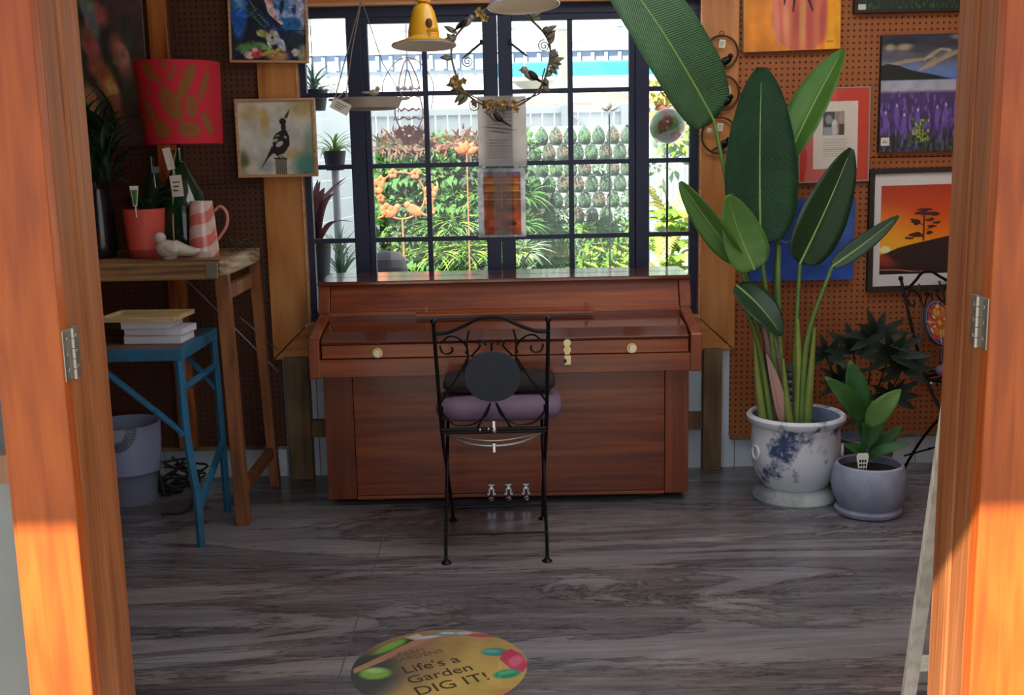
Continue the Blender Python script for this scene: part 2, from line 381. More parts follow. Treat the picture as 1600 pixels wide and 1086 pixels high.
def picture(name, label, x0, x1, z0, z1, yb, depth, paint, frame=0, fmat=None, fdepth=None, tilt=0, cat='painting', m=None, side=None, lean=0):
    """hangs on a wall whose face is at yb; the picture faces -Y"""
    cx, cz = (x0+x1)/2, (z0+z1)/2; t = thing(name, (cx, yb, z0), label, cat)
    t.rotation_euler = (0, -tilt, 0)
    root = wm(t)
    def L(p): return root @ (Vector(p)-Vector((cx, yb, z0)))
    def addbox(mb, a, b, c, d, e, f):
        k = len(mb.v); mb.box(a, b, c, d, e, f)
        for i in range(k, len(mb.v)): mb.v[i] = tuple(L(mb.v[i]))
    fd = fdepth or depth+.006
    mb = MB(); addbox(mb, x0+frame*.6, x1-frame*.6, yb-depth+.0008, yb, z0+frame*.6, z1-frame*.6)
    part(t, 'backing', mb, side or MATS['canvas_edge'])
    R3 = root.to_3x3(); T = root.translation
    def fn(u, v):
        X_ = x0+frame*.6+(x1-x0-frame*1.2)*u-cx; Z_ = z1-frame*.6-(z1-z0-frame*1.2)*v-z0; Y_ = np.full_like(u, -depth)
        c, s = math.cos(-tilt), math.sin(-tilt)
        return (cx+X_*c+Z_*s, yb+Y_, z0-X_*s+Z_*c)
    painted_part(t, 'canvas' if cat == 'painting' else 'print', paint, fn, m or PM)
    if frame:
        for (a, b, e, f) in ((x0, x1, z1-frame, z1), (x0, x1, z0, z0+frame), (x0, x0+frame, z0+frame, z1-frame), (x1-frame, x1, z0+frame, z1-frame)):
            mb = MB(); addbox(mb, a, b, yb-fd, yb, e, f); part(t, 'frame_rail', mb, fmat, bevel=.0015)
    return t
mat('canvas_edge', 'b8b0a0', .8); mat('dark_edge', '2a2420', .7)

# ================================================================== THE SETTING
# floor: sheets of worn plywood with filled joints
def floormat():
    m = bpy.data.materials.new('worn_floor'); m.use_nodes = True; n = m.node_tree.nodes; l = m.node_tree.links; b = n['Principled BSDF']
    t = n.new('ShaderNodeTexCoord')
    def nz(sc, st, det=8, dis=.5):
        mp = n.new('ShaderNodeMapping'); mp.inputs['Scale'].default_value = st; q = n.new('ShaderNodeTexNoise')
        q.inputs['Scale'].default_value = sc; q.inputs['Detail'].default_value = det; q.inputs['Distortion'].default_value = dis; q.inputs['Roughness'].default_value = .68
        l.new(t.outputs['Object'], mp.inputs[0]); l.new(mp.outputs[0], q.inputs['Vector']); return q.outputs[0]
    def ramp(src, els):
        r = n.new('ShaderNodeValToRGB'); e = r.color_ramp.elements
        e[0].position, e[1].position = els[0][0], els[-1][0]; e[0].color = (*lin(els[0][1]), 1); e[1].color = (*lin(els[-1][1]), 1)
        for p, c in els[1:-1]: k = e.new(p); k.color = (*lin(c), 1)
        l.new(src, r.inputs[0]); return r.outputs[0]
    def mix(f, a, b_, mode='MIX'):
        x = n.new('ShaderNodeMix'); x.data_type = 'RGBA'; x.blend_type = mode
        if isinstance(f, float): x.inputs[0].default_value = f
        else: l.new(f, x.inputs[0])
        l.new(a, x.inputs[6]); l.new(b_, x.inputs[7]); return x.outputs[2]
    grain = nz(5, (.24, 1.3, 1), 10, 1.2); big = nz(1.5, (.45, 1, 1), 5, 1.2); fine = nz(40, (.08, 1, 1), 6)
    base = ramp(grain, [(.26, '46434c'), (.42, '68646c'), (.54, '7c777c'), (.72, '9c9699')])
    warm = ramp(grain, [(.30, '50484a'), (.5, '746a66'), (.72, '958a82')])
    f2 = ramp(big, [(.46, '000000'), (.62, 'ffffff')])
    col = mix(f2, base, warm)
    fg = ramp(fine, [(.3, '9a9a9a'), (.6, 'ffffff')]); col = mix(.45, col, fg, 'MULTIPLY')
    ck = nz(3.2, (.22, 2.6, 1), 10, 1.5); cm = ramp(ck, [(.485, 'ffffff'), (.499, '5a5555'), (.513, 'ffffff')]); col = mix(.7, col, cm, 'MULTIPLY')
    worn = nz(2.0, (.2, 1.15, 1), 12, 1.1); wf = ramp(worn, [(.50, '000000'), (.53, 'ffffff')]); pale = ramp(grain, [(.25, '807c82'), (.5, '9a9599'), (.75, 'b4aeae')])
    wk = ramp(worn, [(.49, 'ffffff'), (.5, '6a6468'), (.512, 'ffffff')]); col = mix(.5, col, mix(wf, col, pale)); col = mix(.55, col, wk, 'MULTIPLY')
    l.new(col, b.inputs['Base Color']); rr = ramp(grain, [(.3, '909090'), (.7, '606060')]); l.new(rr, b.inputs['Roughness'])
    bm_ = n.new('ShaderNodeBump'); bm_.inputs['Strength'].default_value = .35; bm_.inputs['Distance'].default_value = .003
    l.new(grain, bm_.inputs['Height']); l.new(bm_.outputs[0], b.inputs['Normal']); return m
fm = floormat()
fl = single('floor', MB().box(-2.3, 2.3, 1.9, 5.05, -.06, -.0035), mat('floor_filler', '6c686a', .8), (0, 3.5, -.06), kind='structure')
xs = [-2.3, -.505, 1.62, 2.3]; ys = [[1.9, 3.05, 5.0], [1.9, 3.86, 5.0], [1.9, 3.32, 5.0]]
for i in range(3):
    for j in range(2):
        g = .0022
        part(fl, 'floor_panel', MB().box(xs[i]+g, xs[i+1]-g, ys[i][j]+g, ys[i][j+1]-g, -.0034, 0), fm)

# back wall: pegboard sheets on studs, white lining boards below, an opening for the window
wb = thing('wall_back', (0, 4.93, 0), kind='structure')
part(wb, 'pegboard_sheet', MB().box(-1.43, -1.0, 4.93, 4.95, 1.345, 2.6), peg_shaded)
part(wb, 'pegboard_sheet', MB().box(-2.3, -1.0, 4.93, 4.95, .15, 1.325), peg_shaded)
part(wb, 'pegboard_sheet', MB().box(-2.3, -1.51, 4.93, 4.95, 1.345, 2.6), peg_shaded)
part(wb, 'pegboard_sheet', MB().box(.975, 2.3, 4.93, 4.95, .15, 1.38), peg)
part(wb, 'pegboard_sheet', MB().box(.975, 2.3, 4.93, 4.95, 1.383, 2.6), peg)
part(wb, 'batten', MB().box(-1.51, -1.43, 4.9, 4.95, .15, 2.6), cedar, bevel=.003)
part(wb, 'batten', MB().box(-2.3, -1.06, 4.922, 4.95, 1.327, 1.343), peg_shaded)
part(wb, 'ledge', MB().box(-2.3, -1.02, 4.91, 4.95, .135, .15), studwood, bevel=.002)
part(wb, 'ledge', MB().box(.98, 2.3, 4.91, 4.95, .135, .15), studwood, bevel=.002)
part(wb, 'stud', MB().box(-1.012, -.908, 4.88, 4.95, 0, .56), studwood, bevel=.003)
part(wb, 'stud', MB().box(.85, .932, 4.88, 4.95, 0, .56), studwood, bevel=.003)
part(wb, 'noggin', MB().box(-.908, .85, 4.90, 4.95, .19, .266), studwood, bevel=.003)
part(wb, 'lining_backing', MB().box(-2.3, 2.3, 4.958, 4.99, 0, .60), navy)
xw = -2.3
while xw < 2.28:
    x2 = min(xw+.118, 2.3)
    part(wb, 'lining_board', MB().box(xw+.0015, x2-.0015, 4.94, 4.957, 0, .135 if (x2 < -1.01 or xw > .93) else .57), white, bevel=.0015)
    xw = x2
part(wb, 'upper_lining', MB().box(-1.05, 1.0, 4.93, 5.05, 2.14, 2.6), cedar)
part(wb, 'outer_skin', MB().box(-2.3, -.93, 4.99, 5.05, 0, 2.6), navy); part(wb, 'outer_skin', MB().box(.85, 2.3, 4.99, 5.05, 0, 2.6), navy)
part(wb, 'outer_skin', MB().box(-.93, .85, 4.99, 5.05, 0, .6), navy)
part(wb, 'lining', MB().box(.93, .976, 4.935, 4.95, .14, .56), white)
single('wall_left', MB().box(-2.36, -2.3, 2.2, 5.05, 0, 2.6), cedar, (-2.33, 3.6, 0), kind='structure')
single('wall_right', MB().box(2.3, 2.36, 2.2, 5.05, 0, 2.6), cedar, (2.33, 3.6, 0), kind='structure')
ce = thing('ceiling', (0, 3.6, 2.6), kind='structure')
for k in range(10):
    y0, y1 = 2.2+k*.285, 2.2+k*.285+.282
    if 2 <= k < 7:
        part(ce, 'ceiling_board', MB().box(-2.36, -.1, y0, y1, 2.6, 2.62), white); part(ce, 'ceiling_board', MB().box(1.9, 2.36, y0, y1, 2.6, 2.62), white)
    else: part(ce, 'ceiling_board', MB().box(-2.36, 2.36, y0, y1, 2.6, 2.62), white)
part(ce, 'added_skylight_sheet', MB().add([(-.1, 2.77, 2.64), (1.9, 2.77, 2.64), (1.9, 4.195, 2.64), (-.1, 4.195, 2.64)], [(0, 1, 2, 3)]), translmat('added_skylight_poly', 'e8ecf0', .85, .6))  # skylight added out of view to brighten the interior
for q_ in ((-2.4, 2.4, 2.2, 2.77), (-2.4, 2.4, 4.195, 5.1), (-2.4, -.1, 2.77, 4.195), (1.9, 2.4, 2.77, 4.195)): part(ce, 'ceiling_backing', MB().box(*q_, 2.621, 2.66), navy)
# the porch roof in front whose edge throws the shadow line across the door posts
pr = thing('awning', (0, 1.3, 2.6), 'timber porch roof over the doorway', 'roof')
part(pr, 'roof_sheet', MB().box(-3.6, 3.6, .458, 2.2, 2.6, 2.66), white)

# window surround
t1 = thing('trim_1', (0, 4.9, .55), kind='structure')
part(t1, 'casing_board', MB().prism([(-1.062, .552), (-.893, .715), (-.893, 2.04), (-1.062, 2.22)], 'Y', 4.905, 4.935), trimwood_v, bevel=.002)
part(t1, 'casing_board', MB().prism([(.99, .552), (.99, 2.22), (.83, 2.05), (.83, .70)], 'Y', 4.905, 4.935), trimwood_v, bevel=.002)
part(t1, 'casing_board', MB().prism([(-1.058, .548), (.987, .548), (.828, .698), (-.891, .713)], 'Y', 4.903, 4.935), trimwood_h, bevel=.002)
part(t1, 'casing_board', MB().prism([(-.893, 2.065), (.83, 2.065), (.99, 2.22), (-1.062, 2.22)], 'Y', 4.905, 4.935), trimwood_h, bevel=.002)
for a in (((-.897, -.889), (4.90, 5.0), (.7, 2.07)), ((.826, .834), (4.90, 5.0), (.69, 2.07)), ((-.89, .83), (4.90, 5.0), (2.058, 2.066)), ((-.89, .83), (4.90, 5.0), (.70, .712))):
    part(t1, 'reveal_lining', MB().box(*a[0], *a[1], *a[2]), framewood, bevel=.001)
part(t1, 'rail', MB().box(-.895, .83, 4.898, 4.906, 2.06, 2.07), framewood)

# window: fixed narrow lights at each side of a pair of casements
wn = thing('window_1', (0, 4.97, .7), kind='structure')
def fr(name, x0, x1, z0, z1, y0=4.945, y1=4.985, m=navy, b=.002): return part(wn, name, MB().box(x0, x1, y0, y1, z0, z1), m, bevel=b)
fr('frame_rail', -.889, .826, 2.016, 2.058); fr('frame_rail', -.889, .826, .712, .752)
fr('frame_stile', -.889, -.862, .752, 2.016); fr('frame_stile', .792, .826, .752, 2.016)
fr('mullion', -.682, -.618, .752, 2.016, 4.94); fr('mullion', .555, .614, .752, 2.016, 4.94)
fr('sash_stile', -.616, -.592, .752, 2.014, 4.95); fr('sash_stile', .528, .553, .752, 2.014, 4.95)
fr('sash_stile', -.100, -.037, .752, 2.014, 4.95); fr('sash_stile', -.035, .026, .752, 2.014, 4.95)
for x0, x1 in ((-.592, -.1), (.026, .528)):
    fr('sash_rail', x0, x1, 1.99, 2.014, 4.95); fr('sash_rail', x0, x1, .752, .79, 4.95)
    c = -.351 if x0 < -.3 else .275
    fr('muntin', c-.011, c+.011, .79, 1.99, 4.958, 4.98, b=.001)
    for z in (1.695, 1.388, 1.066):
        fr('muntin', x0, c-.011, z-.010, z+.010, 4.958, 4.98, b=.001); fr('muntin', c+.011, x1, z-.010, z+.010, 4.958, 4.98, b=.001)
for x0, x1 in ((-.862, -.682), (.614, .792)):
    for z in (1.695, 1.388, 1.066): fr('muntin', x0, x1, z-.010, z+.010, 4.958, 4.98, b=.001)
zs = (.76, 1.056, 1.076, 1.378, 1.398, 1.685, 1.705, 2.012)
for x0, x1 in ((-.862, -.682), (-.592, -.362), (-.34, -.1), (.026, .264), (.286, .528), (.614, .792)):
    for k in range(0, 8, 2): part(wn, 'pane', MB().box(x0, x1, 4.969, 4.9725, zs[k], zs[k+1]), glass)
    m_ = MATS.get('putty') or mat('putty', 'd8dde4', .6)
for sx, cx in ((-1, -.15), (1, .06)):
    for (zt, zb) in ((1.90, 1.84), (.985, .90)):
        mb = MB().tube([(cx+.045*sx*-1, 4.945, zt if zt > 1.5 else zb), (cx+.03*sx, 5.08 if zt < 1.5 else 4.93, zb if zt > 1.5 else zt)], .0045)
        mb.box(cx-.045*sx-.006, cx-.045*sx+.006, 4.935, 4.95, (zt if zt > 1.5 else zb)-.008, (zt if zt > 1.5 else zb)+.012); part(wn, 'window_stay', mb, black, smooth=True)

# doorway: folded-back timber doors and jambs
def doorway(name, s, xr, flip):
    d = thing(name, (xr, 2.08, 0), kind='structure')
    def bx(nm, xa, xb, y0, y1, z0, z1, m, bev=.004):
        a, b = sorted((xr+s*xa, xr+s*xb)); return part(d, nm, MB().box(a, b, y0, y1, z0, z1), m, bevel=bev)
    bx('door_stile', 0, .118, 2.058, 2.098, .02, 2.3, cedar_door)
    bx('door_stile', .60, .70, 2.058, 2.098, .02, 2.3, cedar_door)
    bx('door_rail', .118, .60, 2.060, 2.096, .02, .16, cedar_door); bx('door_rail', .118, .60, 2.060, 2.096, 2.17, 2.3, cedar_door)
    bx('glazing_bead', .118, .126, 2.064, 2.075, .16, 2.17, cedar_door, .001)
    bx('pane', .118, .60, 2.075, 2.080, .16, 2.17, glass, 0)
    bx('jamb', .004, .11, 2.106, 2.19, 0, 2.6, cedar_jamb); bx('stop_bead', -.001, .02, 2.186, 2.20, 0, 2.6, cedar_jamb, .005)
    bx('jamb', .0, .11, 2.20, 2.275 if s > 0 else 2.29, 0, 2.6, cedar_jamb)
    z0 = 1.035 if s < 0 else 1.06
    h = bx('hinge', -.0025, .004, 2.064, 2.140, z0, z0+.098, steel, .0008)
    mb = MB()
    for k in range(5): mb.lathe([(.0052, 0), (.0052, .0185)], (xr-s*.005, 2.102, z0+k*.0198), 10)
    part(h, 'knuckle', mb, steel, smooth=True)
    for zz in (.02, .05, .08):
        for yy in (2.08, 2.125):
            part(h, 'screw', MB().ball((xr-s*.003, yy, z0+zz), .0014, .0035, .0035, 8, 6), chrome, smooth=True)
    return d
doorway('door_1', -1, -.84, 0); doorway('door_2', 1, .89, 0)
# front wall beside the doorway; glazing added for light, left boarded up to darken
wf = thing('wall_front', (0, 2.24, 0), kind='structure')
for s in (-1, 1):
    a = .95 if s < 0 else 1.0
    def fx(nm, xa, xb, y0, y1, z0, z1, m): xa, xb = sorted((s*xa, s*xb)); part(wf, nm, MB().box(xa, xb, y0, y1, z0, z1), m)
    fx('post', 2.2, 2.3, 2.2, 2.28, 0, 2.6, cedar); fx('lower_panel', a, 2.2, 2.22, 2.26, 0, .80, mat('grey_panel%d' % s, 'a8b0b0', .7))
    fx('sill', a, 2.2, 2.2, 2.28, .80, .86, cedar); fx('pane' if s > 0 else 'darkening_boarding', a, 2.2, 2.24, 2.245 if s > 0 else 2.26, .86, 2.5, glass if s > 0 else mat('slate_darkening_boarding', '2c3c50', .7))
part(wf, 'lintel', MB().box(-2.3, 2.3, 2.2, 2.28, 2.5, 2.6), cedar)
single('ground', MB().box(-14, 14, -8, 40, -.3, -.06), mat('paving', '8c8880', .9, c2='9c9890', nscale=3), (0, 5, -.3), kind='structure')
part(bpy.data.objects['ground'], 'courtyard_paving', MB().box(-6, 6, 5.06, 14, -.06, 0), mat('court_paving', 'c4c6c4', .8, c2='d8d8d4', nscale=4))
part(bpy.data.objects['ground'], 'porch_paving', MB().box(-6, 6, -3, 1.89, -.06, -.01), mat('porch_paving', '6c665e', .85, c2='807a70', nscale=4))

# ================================================================== PIANO
p = thing('piano', (0, 4.7, 0), 'low mahogany upright piano with closed lid under the window', 'piano')
XL, XR = -.772, .719
part(p, 'side_panel', MB().box(XL, XL+.025, 4.49, 4.86, .03, .60), piano_v, bevel=.002)
part(p, 'side_panel', MB().box(XR-.025, XR, 4.49, 4.86, .03, .60), piano_v, bevel=.002)
part(p, 'front_stile', MB().box(XL, -.655, 4.472, 4.50, .032, .60), piano_v, bevel=.002)
part(p, 'front_stile', MB().box(.622, XR, 4.472, 4.50, .032, .60), piano_v, bevel=.002)
part(p, 'lower_panel', MB().box(-.653, .620, 4.477, 4.50, .045, .60), piano_h, bevel=.0015)
part(p, 'bottom_rail', MB().box(-.653, .620, 4.470, 4.50, .030, .044), piano_h, bevel=.002)
part(p, 'stile_moulding', MB().box(-.692, -.688, 4.469, 4.473, .04, .58), piano_v); part(p, 'stile_moulding', MB().box(.66, .664, 4.469, 4.473, .04, .58), piano_v)
part(p, 'key_bed', MB().box(XL+.03, XR-.03, 4.222, 4.49, .598, .668), piano_h, bevel=.002)
part(p, 'fallboard_front', MB().prism([(4.228, .671), (4.226, .722), (4.24, .728), (4.30, .728), (4.30, .671)], 'X', XL+.042, XR-.042), piano_h, bevel=.002)
part(p, 'fallboard', MB().prism([(4.222, .726), (4.218, .736), (4.30, .762), (4.44, .778), (4.50, .780), (4.50, .765), (4.30, .745)], 'X', XL+.042, XR-.042), piano_top, bevel=.0015)
for a, b in ((XL-.006, XL+.036), (XR-.036, XR+.006)):
    part(p, 'cheek', MB().prism([(4.208, .598), (4.208, .742), (4.225, .752), (4.49, .806), (4.56, .806), (4.56, .598), (4.24, .592)], 'X', a, b), piano_v, bevel=.004)
part(p, 'gap_board', MB().box(XL+.036, XR-.036, 4.50, 4.53, .76, .80), piano_h)
part(p, 'panel_rail', MB().box(XL+.036, XR-.036, 4.49, 4.55, .795, .812), piano_h, bevel=.002)
part(p, 'upper_panel', MB().prism([(4.515, .812), (4.555, .914), (4.58, .914), (4.545, .812)], 'X', -.735, .683), piano_h, bevel=.0015)
for a, b in ((-.785, -.738), (.686, .733)):
    part(p, 'upper_post', MB().prism([(4.51, .806), (4.55, .914), (4.87, .914), (4.87, .60), (4.56, .60), (4.56, .806)], 'X', a, b), piano_v, bevel=.003)
part(p, 'back_case', MB().box(XL, XR, 4.84, 4.875, .05, .91), piano_h)
part(p, 'lid', MB().box(-.787, .735, 4.535, 4.70, .915, .932), piano_top, bevel=.004)
part(p, 'lid', MB().box(-.787, .735, 4.703, 4.885, .915, .932), piano_top, bevel=.003)
part(p, 'music_ledge', MB().prism([(4.462, .793), (4.462, .801), (4.515, .815), (4.515, .806)], 'X', -.385, .333), piano_h, bevel=.002)
for x in (-.343, .304): part(p, 'music_stop', MB().box(x-.007, x+.007, 4.485, 4.491, .806, .832), piano_v, bevel=.001)
ivory = mat('ivory', 'e8dcc4', .3, coat=.3); brass = mat('brass', 'd8b878', .3, metal=.8)
for x, z in ((-.515, .692), (.459, .690)):
    k = part(p, 'knob', MB().lathe([(.0, -.012), (.012, -.012), (.014, -.006), (.009, .0), (.006, .004)], (x, 4.212, z), 20, 'Y'), ivory, smooth=True, label='round ivory knob')
    part(k, 'knob_plate', MB().lathe([(.0, -.001), (.019, -.001), (.020, .002), (.020, .006)], (x, 4.221, z), 24, 'Y'), brass, smooth=True)
lt = part(p, 'latch', MB().lathe([(0, -.004), (.014, -.004), (.015, 0)], (.211, 4.219, .716), 20, 'Y').box(.202, .220, 4.215, 4.222, .672, .712).lathe([(0, -.004), (.014, -.004), (.015, 0)], (.211, 4.219, .690), 20, 'Y'), mat('latch_cream', 'e0cc96', .35, metal=.3), smooth=True, label='cream metal hasp and staple')
part(lt, 'hasp', MB().box(.199, .225, 4.212, 4.222, .632, .668), MATS['latch_cream'], bevel=.0015); part(lt, 'keyhole', MB().box(.199, .208, 4.210, 4.213, .64, .655), black)
for x in (-.097, -.026, .046):
    mb = MB().tube([(x, 4.48, .062), (x, 4.44, .064), (x, 4.40, .052)], .006, 8, 4); mb.ball((x, 4.385, .048), .013, .022, .006); mb.box(x-.017, x+.017, 4.462, 4.472, .040, .050); mb.lathe([(.013, 0), (.013, -.003)], (x, 4.474, .06), 12, 'Y')
    mb.box(x-.004, x+.004, 4.455, 4.468, .05, .088); mb.box(x-.012, x+.012, 4.452, 4.462, .083, .09)
    part(p, 'pedal', mb, chrome, smooth=True)
for x in (-.58, .57):
    for y in (4.53, 4.80): part(p, 'caster', MB().box(x-.03, x+.03, y-.03, y+.03, .012, .032).lathe([(.016, -.02), (.016, .02)], (x, y, .016), 14, rot=Matrix.Rotation(R(90), 3, 'Y')), black)

# ================================================================== IRON FOLDING CHAIR
def scroll(cx, cz, r0, turns, a0, sgn=1, y=0, n=22, r1=.006):
    return [(cx+(r0+(r1-r0)*i/n)*math.cos(a0+sgn*2*PI*turns*i/n), y, cz+(r0+(r1-r0)*i/n)*math.sin(a0+sgn*2*PI*turns*i/n)) for i in range(n+1)]
def iron_chair(loc, label, cushion, disc_paint=None, disc_label=None, back_dark=True):
    """built facing +Y with the backrest towards -Y; origin under the rear feet's middle"""
    c = thing('folding_chair', loc, label, 'chair')
    ox, oy = loc[0], loc[1]
    def yb(z): return oy+.09-max(0, (z-.45))*.30 if z > .45 else oy+.09          # plane of the backrest
    def q(x, z, dy=0): return (ox+x, yb(z)+dy, z)
    part(c, 'back_top_rail', MB().tube([q(-.194, .835), q(-.15, .838), (q(-.09, .862)), q(-.035, .888), q(.035, .888), q(.09, .862), q(.15, .838), q(.194, .835)], .0065, 8, 6), black, smooth=True)
    for s in (-1, 1):
        part(c, 'upright', MB().tube([q(s*.195, .875), q(s*.194, .80), q(s*.190, .62), (ox+s*.187, oy+.10, .46), (ox+s*.182, oy+.17, .34), (ox+s*.178, oy+.33, .16), (ox+s*.178, oy+.46, .02)], .0068, 8, 6).ball(q(s*.195, .878), .011, seg=10, rings=8).lathe([(.018, 0), (.018, .003), (.008, .012), (.006, .02)], (ox+s*.178, oy+.465, 0), 12), black, smooth=True)
        part(c, 'rear_leg', MB().tube([(ox+s*.176, oy+.36, .455), (ox+s*.176, oy+.28, .43), (ox+s*.177, oy+.12, .25), (ox+s*.180, oy+.02, .08), (ox+s*.180, oy, .01)], .0062, 8, 6).lathe([(.019, 0), (.019, .003), (.009, .012), (.006, .02)], (ox+s*.180, oy, 0), 12), black, smooth=True)
        part(c, 'seat_rail', MB().tube([(ox+s*.183, oy+.09, .462), (ox+s*.188, oy+.28, .462), (ox+s*.165, oy+.45, .462)], .006, 8, 4), black, smooth=True)
    part(c, 'stretcher', MB().tube([(ox-.18, oy+.005, .105), (ox-.03, oy+.005, .105), (ox, oy+.005, .104), (ox+.03, oy+.005, .106), (ox+.18, oy+.005, .108)], .0042).ball((ox-.01, oy+.003, .105), .014, .006, .006), black, smooth=True)
    part(c, 'stretcher', MB().tube([(ox-.178, oy+.44, .065), (ox+.178, oy+.44, .065)], .0042), black, smooth=True)
    part(c, 'back_low_rail', MB().tube([(ox-.188, oy+.085, .468), (ox+.188, oy+.085, .468)], .007).tube([(ox-.185, oy+.10, .452), (ox+.185, oy+.10, .452)], .0045), black, smooth=True)
    part(c, 'bolt', MB().ball((ox, oy+.075, .466), .011).ball((ox-.05, oy+.078, .468), .006).ball((ox-.02, oy+.078, .470), .006).box(ox-.004, ox+.004, oy+.07, oy+.08, .47, .50), chrome, smooth=True)
    part(c, 'seat_hoop', MB().tube([(ox-.17, oy+.11, .446), (ox-.10, oy+.06, .425), (ox, oy+.04, .418), (ox+.10, oy+.06, .425), (ox+.17, oy+.11, .446)], .005, 8, 6).tube([(ox-.16, oy+.11, .440), (ox, oy+.07, .428), (ox+.16, oy+.11, .440)], .004, 8, 6), steel, smooth=True)
    part(c, 'clip', MB().box(ox-.006, ox+.006, oy+.03, oy+.045, .395, .43), chrome, bevel=.002)
    sc = MB(); r = .0038
    for s in (-1, 1):
        sc.tube([q(s*.175, .80), q(s*.14, .825), q(s*.105, .81), q(s*.085, .78), q(s*.09, .76)], r, 6, 5)
        sc.tube([q(s*.178, .79), q(s*.17, .765), q(s*.15, .76), q(s*.135, .77), q(s*.138, .785)], r, 6, 5)
        sc.tube([q(s*.075, .845), q(s*.085, .80), q(s*.083, .74), q(s*.10, .69)], r, 6, 5)
        sc.tube([q(s*.02, .79), q(s*.03, .805), q(s*.045, .80), q(s*.04, .785), q(s*.07, .75)], r, 6, 5)
        sc.tube([q(s*.085, .74), q(s*.13, .66), q(s*.185, .575)], r, 6, 4)
        sc.tube([q(s*.01, .57), q(s*.03, .52), q(s*.08, .487), q(s*.14, .49), q(s*.178, .53), q(s*.18, .56)], r, 6, 6)
        sc.tube([q(s*.01, .57), q(s*.05, .49), q(s*.06, .475)], r, 6, 4)
    sc.tube([q(0, .80), q(0, .77)], r)
    part(c, 'scrollwork', sc, black, smooth=True)
    zc = .672; ctr = Vector(q(0, zc)); tl = Matrix.Rotation(math.atan(.30), 3, 'X')
    dk = part(c, 'back_disc', MB().lathe([(0, -.006), (.097, -.006), (.1, -.003), (.1, .004), (.097, .007), (0, .007)], ctr, 40, 'Y', rot=tl, capped=False), mat('disc_slate', '343a44', .75) if 'disc_slate' not in MATS else MATS['disc_slate'], smooth=True, label=disc_label or 'round slate grey disc in the backrest')
    if disc_paint:
        def fn(u, v):
            rr = .096*v; a = u*2*PI; x = rr*np.cos(a); z = rr*np.sin(a)
            P = np.stack([x, np.full_like(x, .0085), z], -1) @ np.array(tl).T; return (P[..., 0]+ctr.x, P[..., 1]+ctr.y, P[..., 2]+ctr.z)
        painted_part(dk, 'mosaic_face', disc_paint, fn, PMc)
    def pad(x0, x1, y0, y1, z0, z1, k=.42, puff=.5):
        mb = MB(); n = 14; vs = []; hx, hy, hz = (x1-x0)/2, (y1-y0)/2, (z1-z0)/2; cx, cy, cz = (x0+x1)/2, (y0+y1)/2, (z0+z1)/2
        def sg(t, e): return math.copysign(abs(t)**e, t)
        m_, k_ = 28, 12
        for i in range(k_+1):
            t = -PI/2+PI*i/k_
            for j in range(m_):
                a = 2*PI*j/m_; ct = max(0, math.cos(t))**puff
                vs.append((cx+hx*ct*sg(math.cos(a), k), cy+hy*ct*sg(math.sin(a), k), cz+hz*sg(math.sin(t), .7)))
        mb.add(vs, [(i*m_+j, i*m_+(j+1) % m_, (i+1)*m_+(j+1) % m_, (i+1)*m_+j) for i in range(k_) for j in range(m_)]); return mb
    c['pad'] = 0
    del c['pad']
    return c, pad
chair, pad = iron_chair((-.07, 3.80, 0), 'black iron folding chair with a round slate disc, in front of the piano', None)
plum = mat('plum_cushion', '6a5466', .9, c2='78627a', nscale=6, bump=.3, bscale=400)
cu = single('seat_cushion', pad(-.287, .182, 3.93, 4.25, .470, .560), plum, (-.06, 4.08, .468), 'plum fabric seat cushion on the chair in front of the piano', 'cushion', smooth=True, angle=80)
single('seat_cushion', pad(-.262, .160, 4.02, 4.28, .561, .622, .3), mat('dark_cushion', '241e20', .95, bump=.3, bscale=300), (-.05, 4.15, .561), 'black fabric cushion lying on the plum cushion of the front chair', 'cushion', smooth=True, angle=80)
mp_ = Paint(120, 40, '3c3a6a', 3)
mp_.rect(0, 0, 1, .86, 'b05a3a')
for k in range(12): mp_.ell(k/12+.02, .74, .03, .08, ['c8963c', '4a4a8a', 'b03a2c', 'cfc2b0'][k % 4]); mp_.ell(k/12+.05, .9, .025, .06, ['2a2f6a', 'a83c34', '56508c'][k % 3])
for k in range(6): mp_.ell(k/6+.04, .5, .05, .2, ['c84a30', 'd8a23c', 'cf7a34'][k % 3]); mp_.ell(k/6+.12, .45, .018, .12, 'ddd0ac')
for k in range(4): mp_.line([((k+.12)/4, .2), ((k+.12)/4, .9)], .02, 'd8ccb8')
mp_.rect(0, 0, 1, .15, 'dcb050'); mp_.rect(0, .95, 1, 1, '8a94a8')
chair2, pad2 = iron_chair((0, 0, 0), 'black iron folding chair with a colourful mosaic disc, by the right pegboard', None, mp_, 'round mosaic disc of orange, blue and cream tiles')
# this chair was built at the origin; turn it so the seat comes into the room
chair2.rotation_euler = (0, 0, R(180+37)); chair2.location = (1.83, 4.80, 0)
_u = Vector((math.cos(R(217)), math.sin(R(217)), 0)); _v = Vector((-math.sin(R(217)), math.cos(R(217)), 0))
pc = Vector((1.83, 4.80, 0))+_v*.27
cs = single('seat_cushion', pad2(pc.x-.19, pc.x+.19, pc.y-.17, pc.y+.17, .468, .53), plum, (pc.x, pc.y, .468), 'plum cushion on the mosaic chair by the right wall', 'cushion', smooth=True, angle=80)
cs.rotation_euler = (0, 0, R(37))

# ================================================================== PICTURES
r_ = random.Random(11)
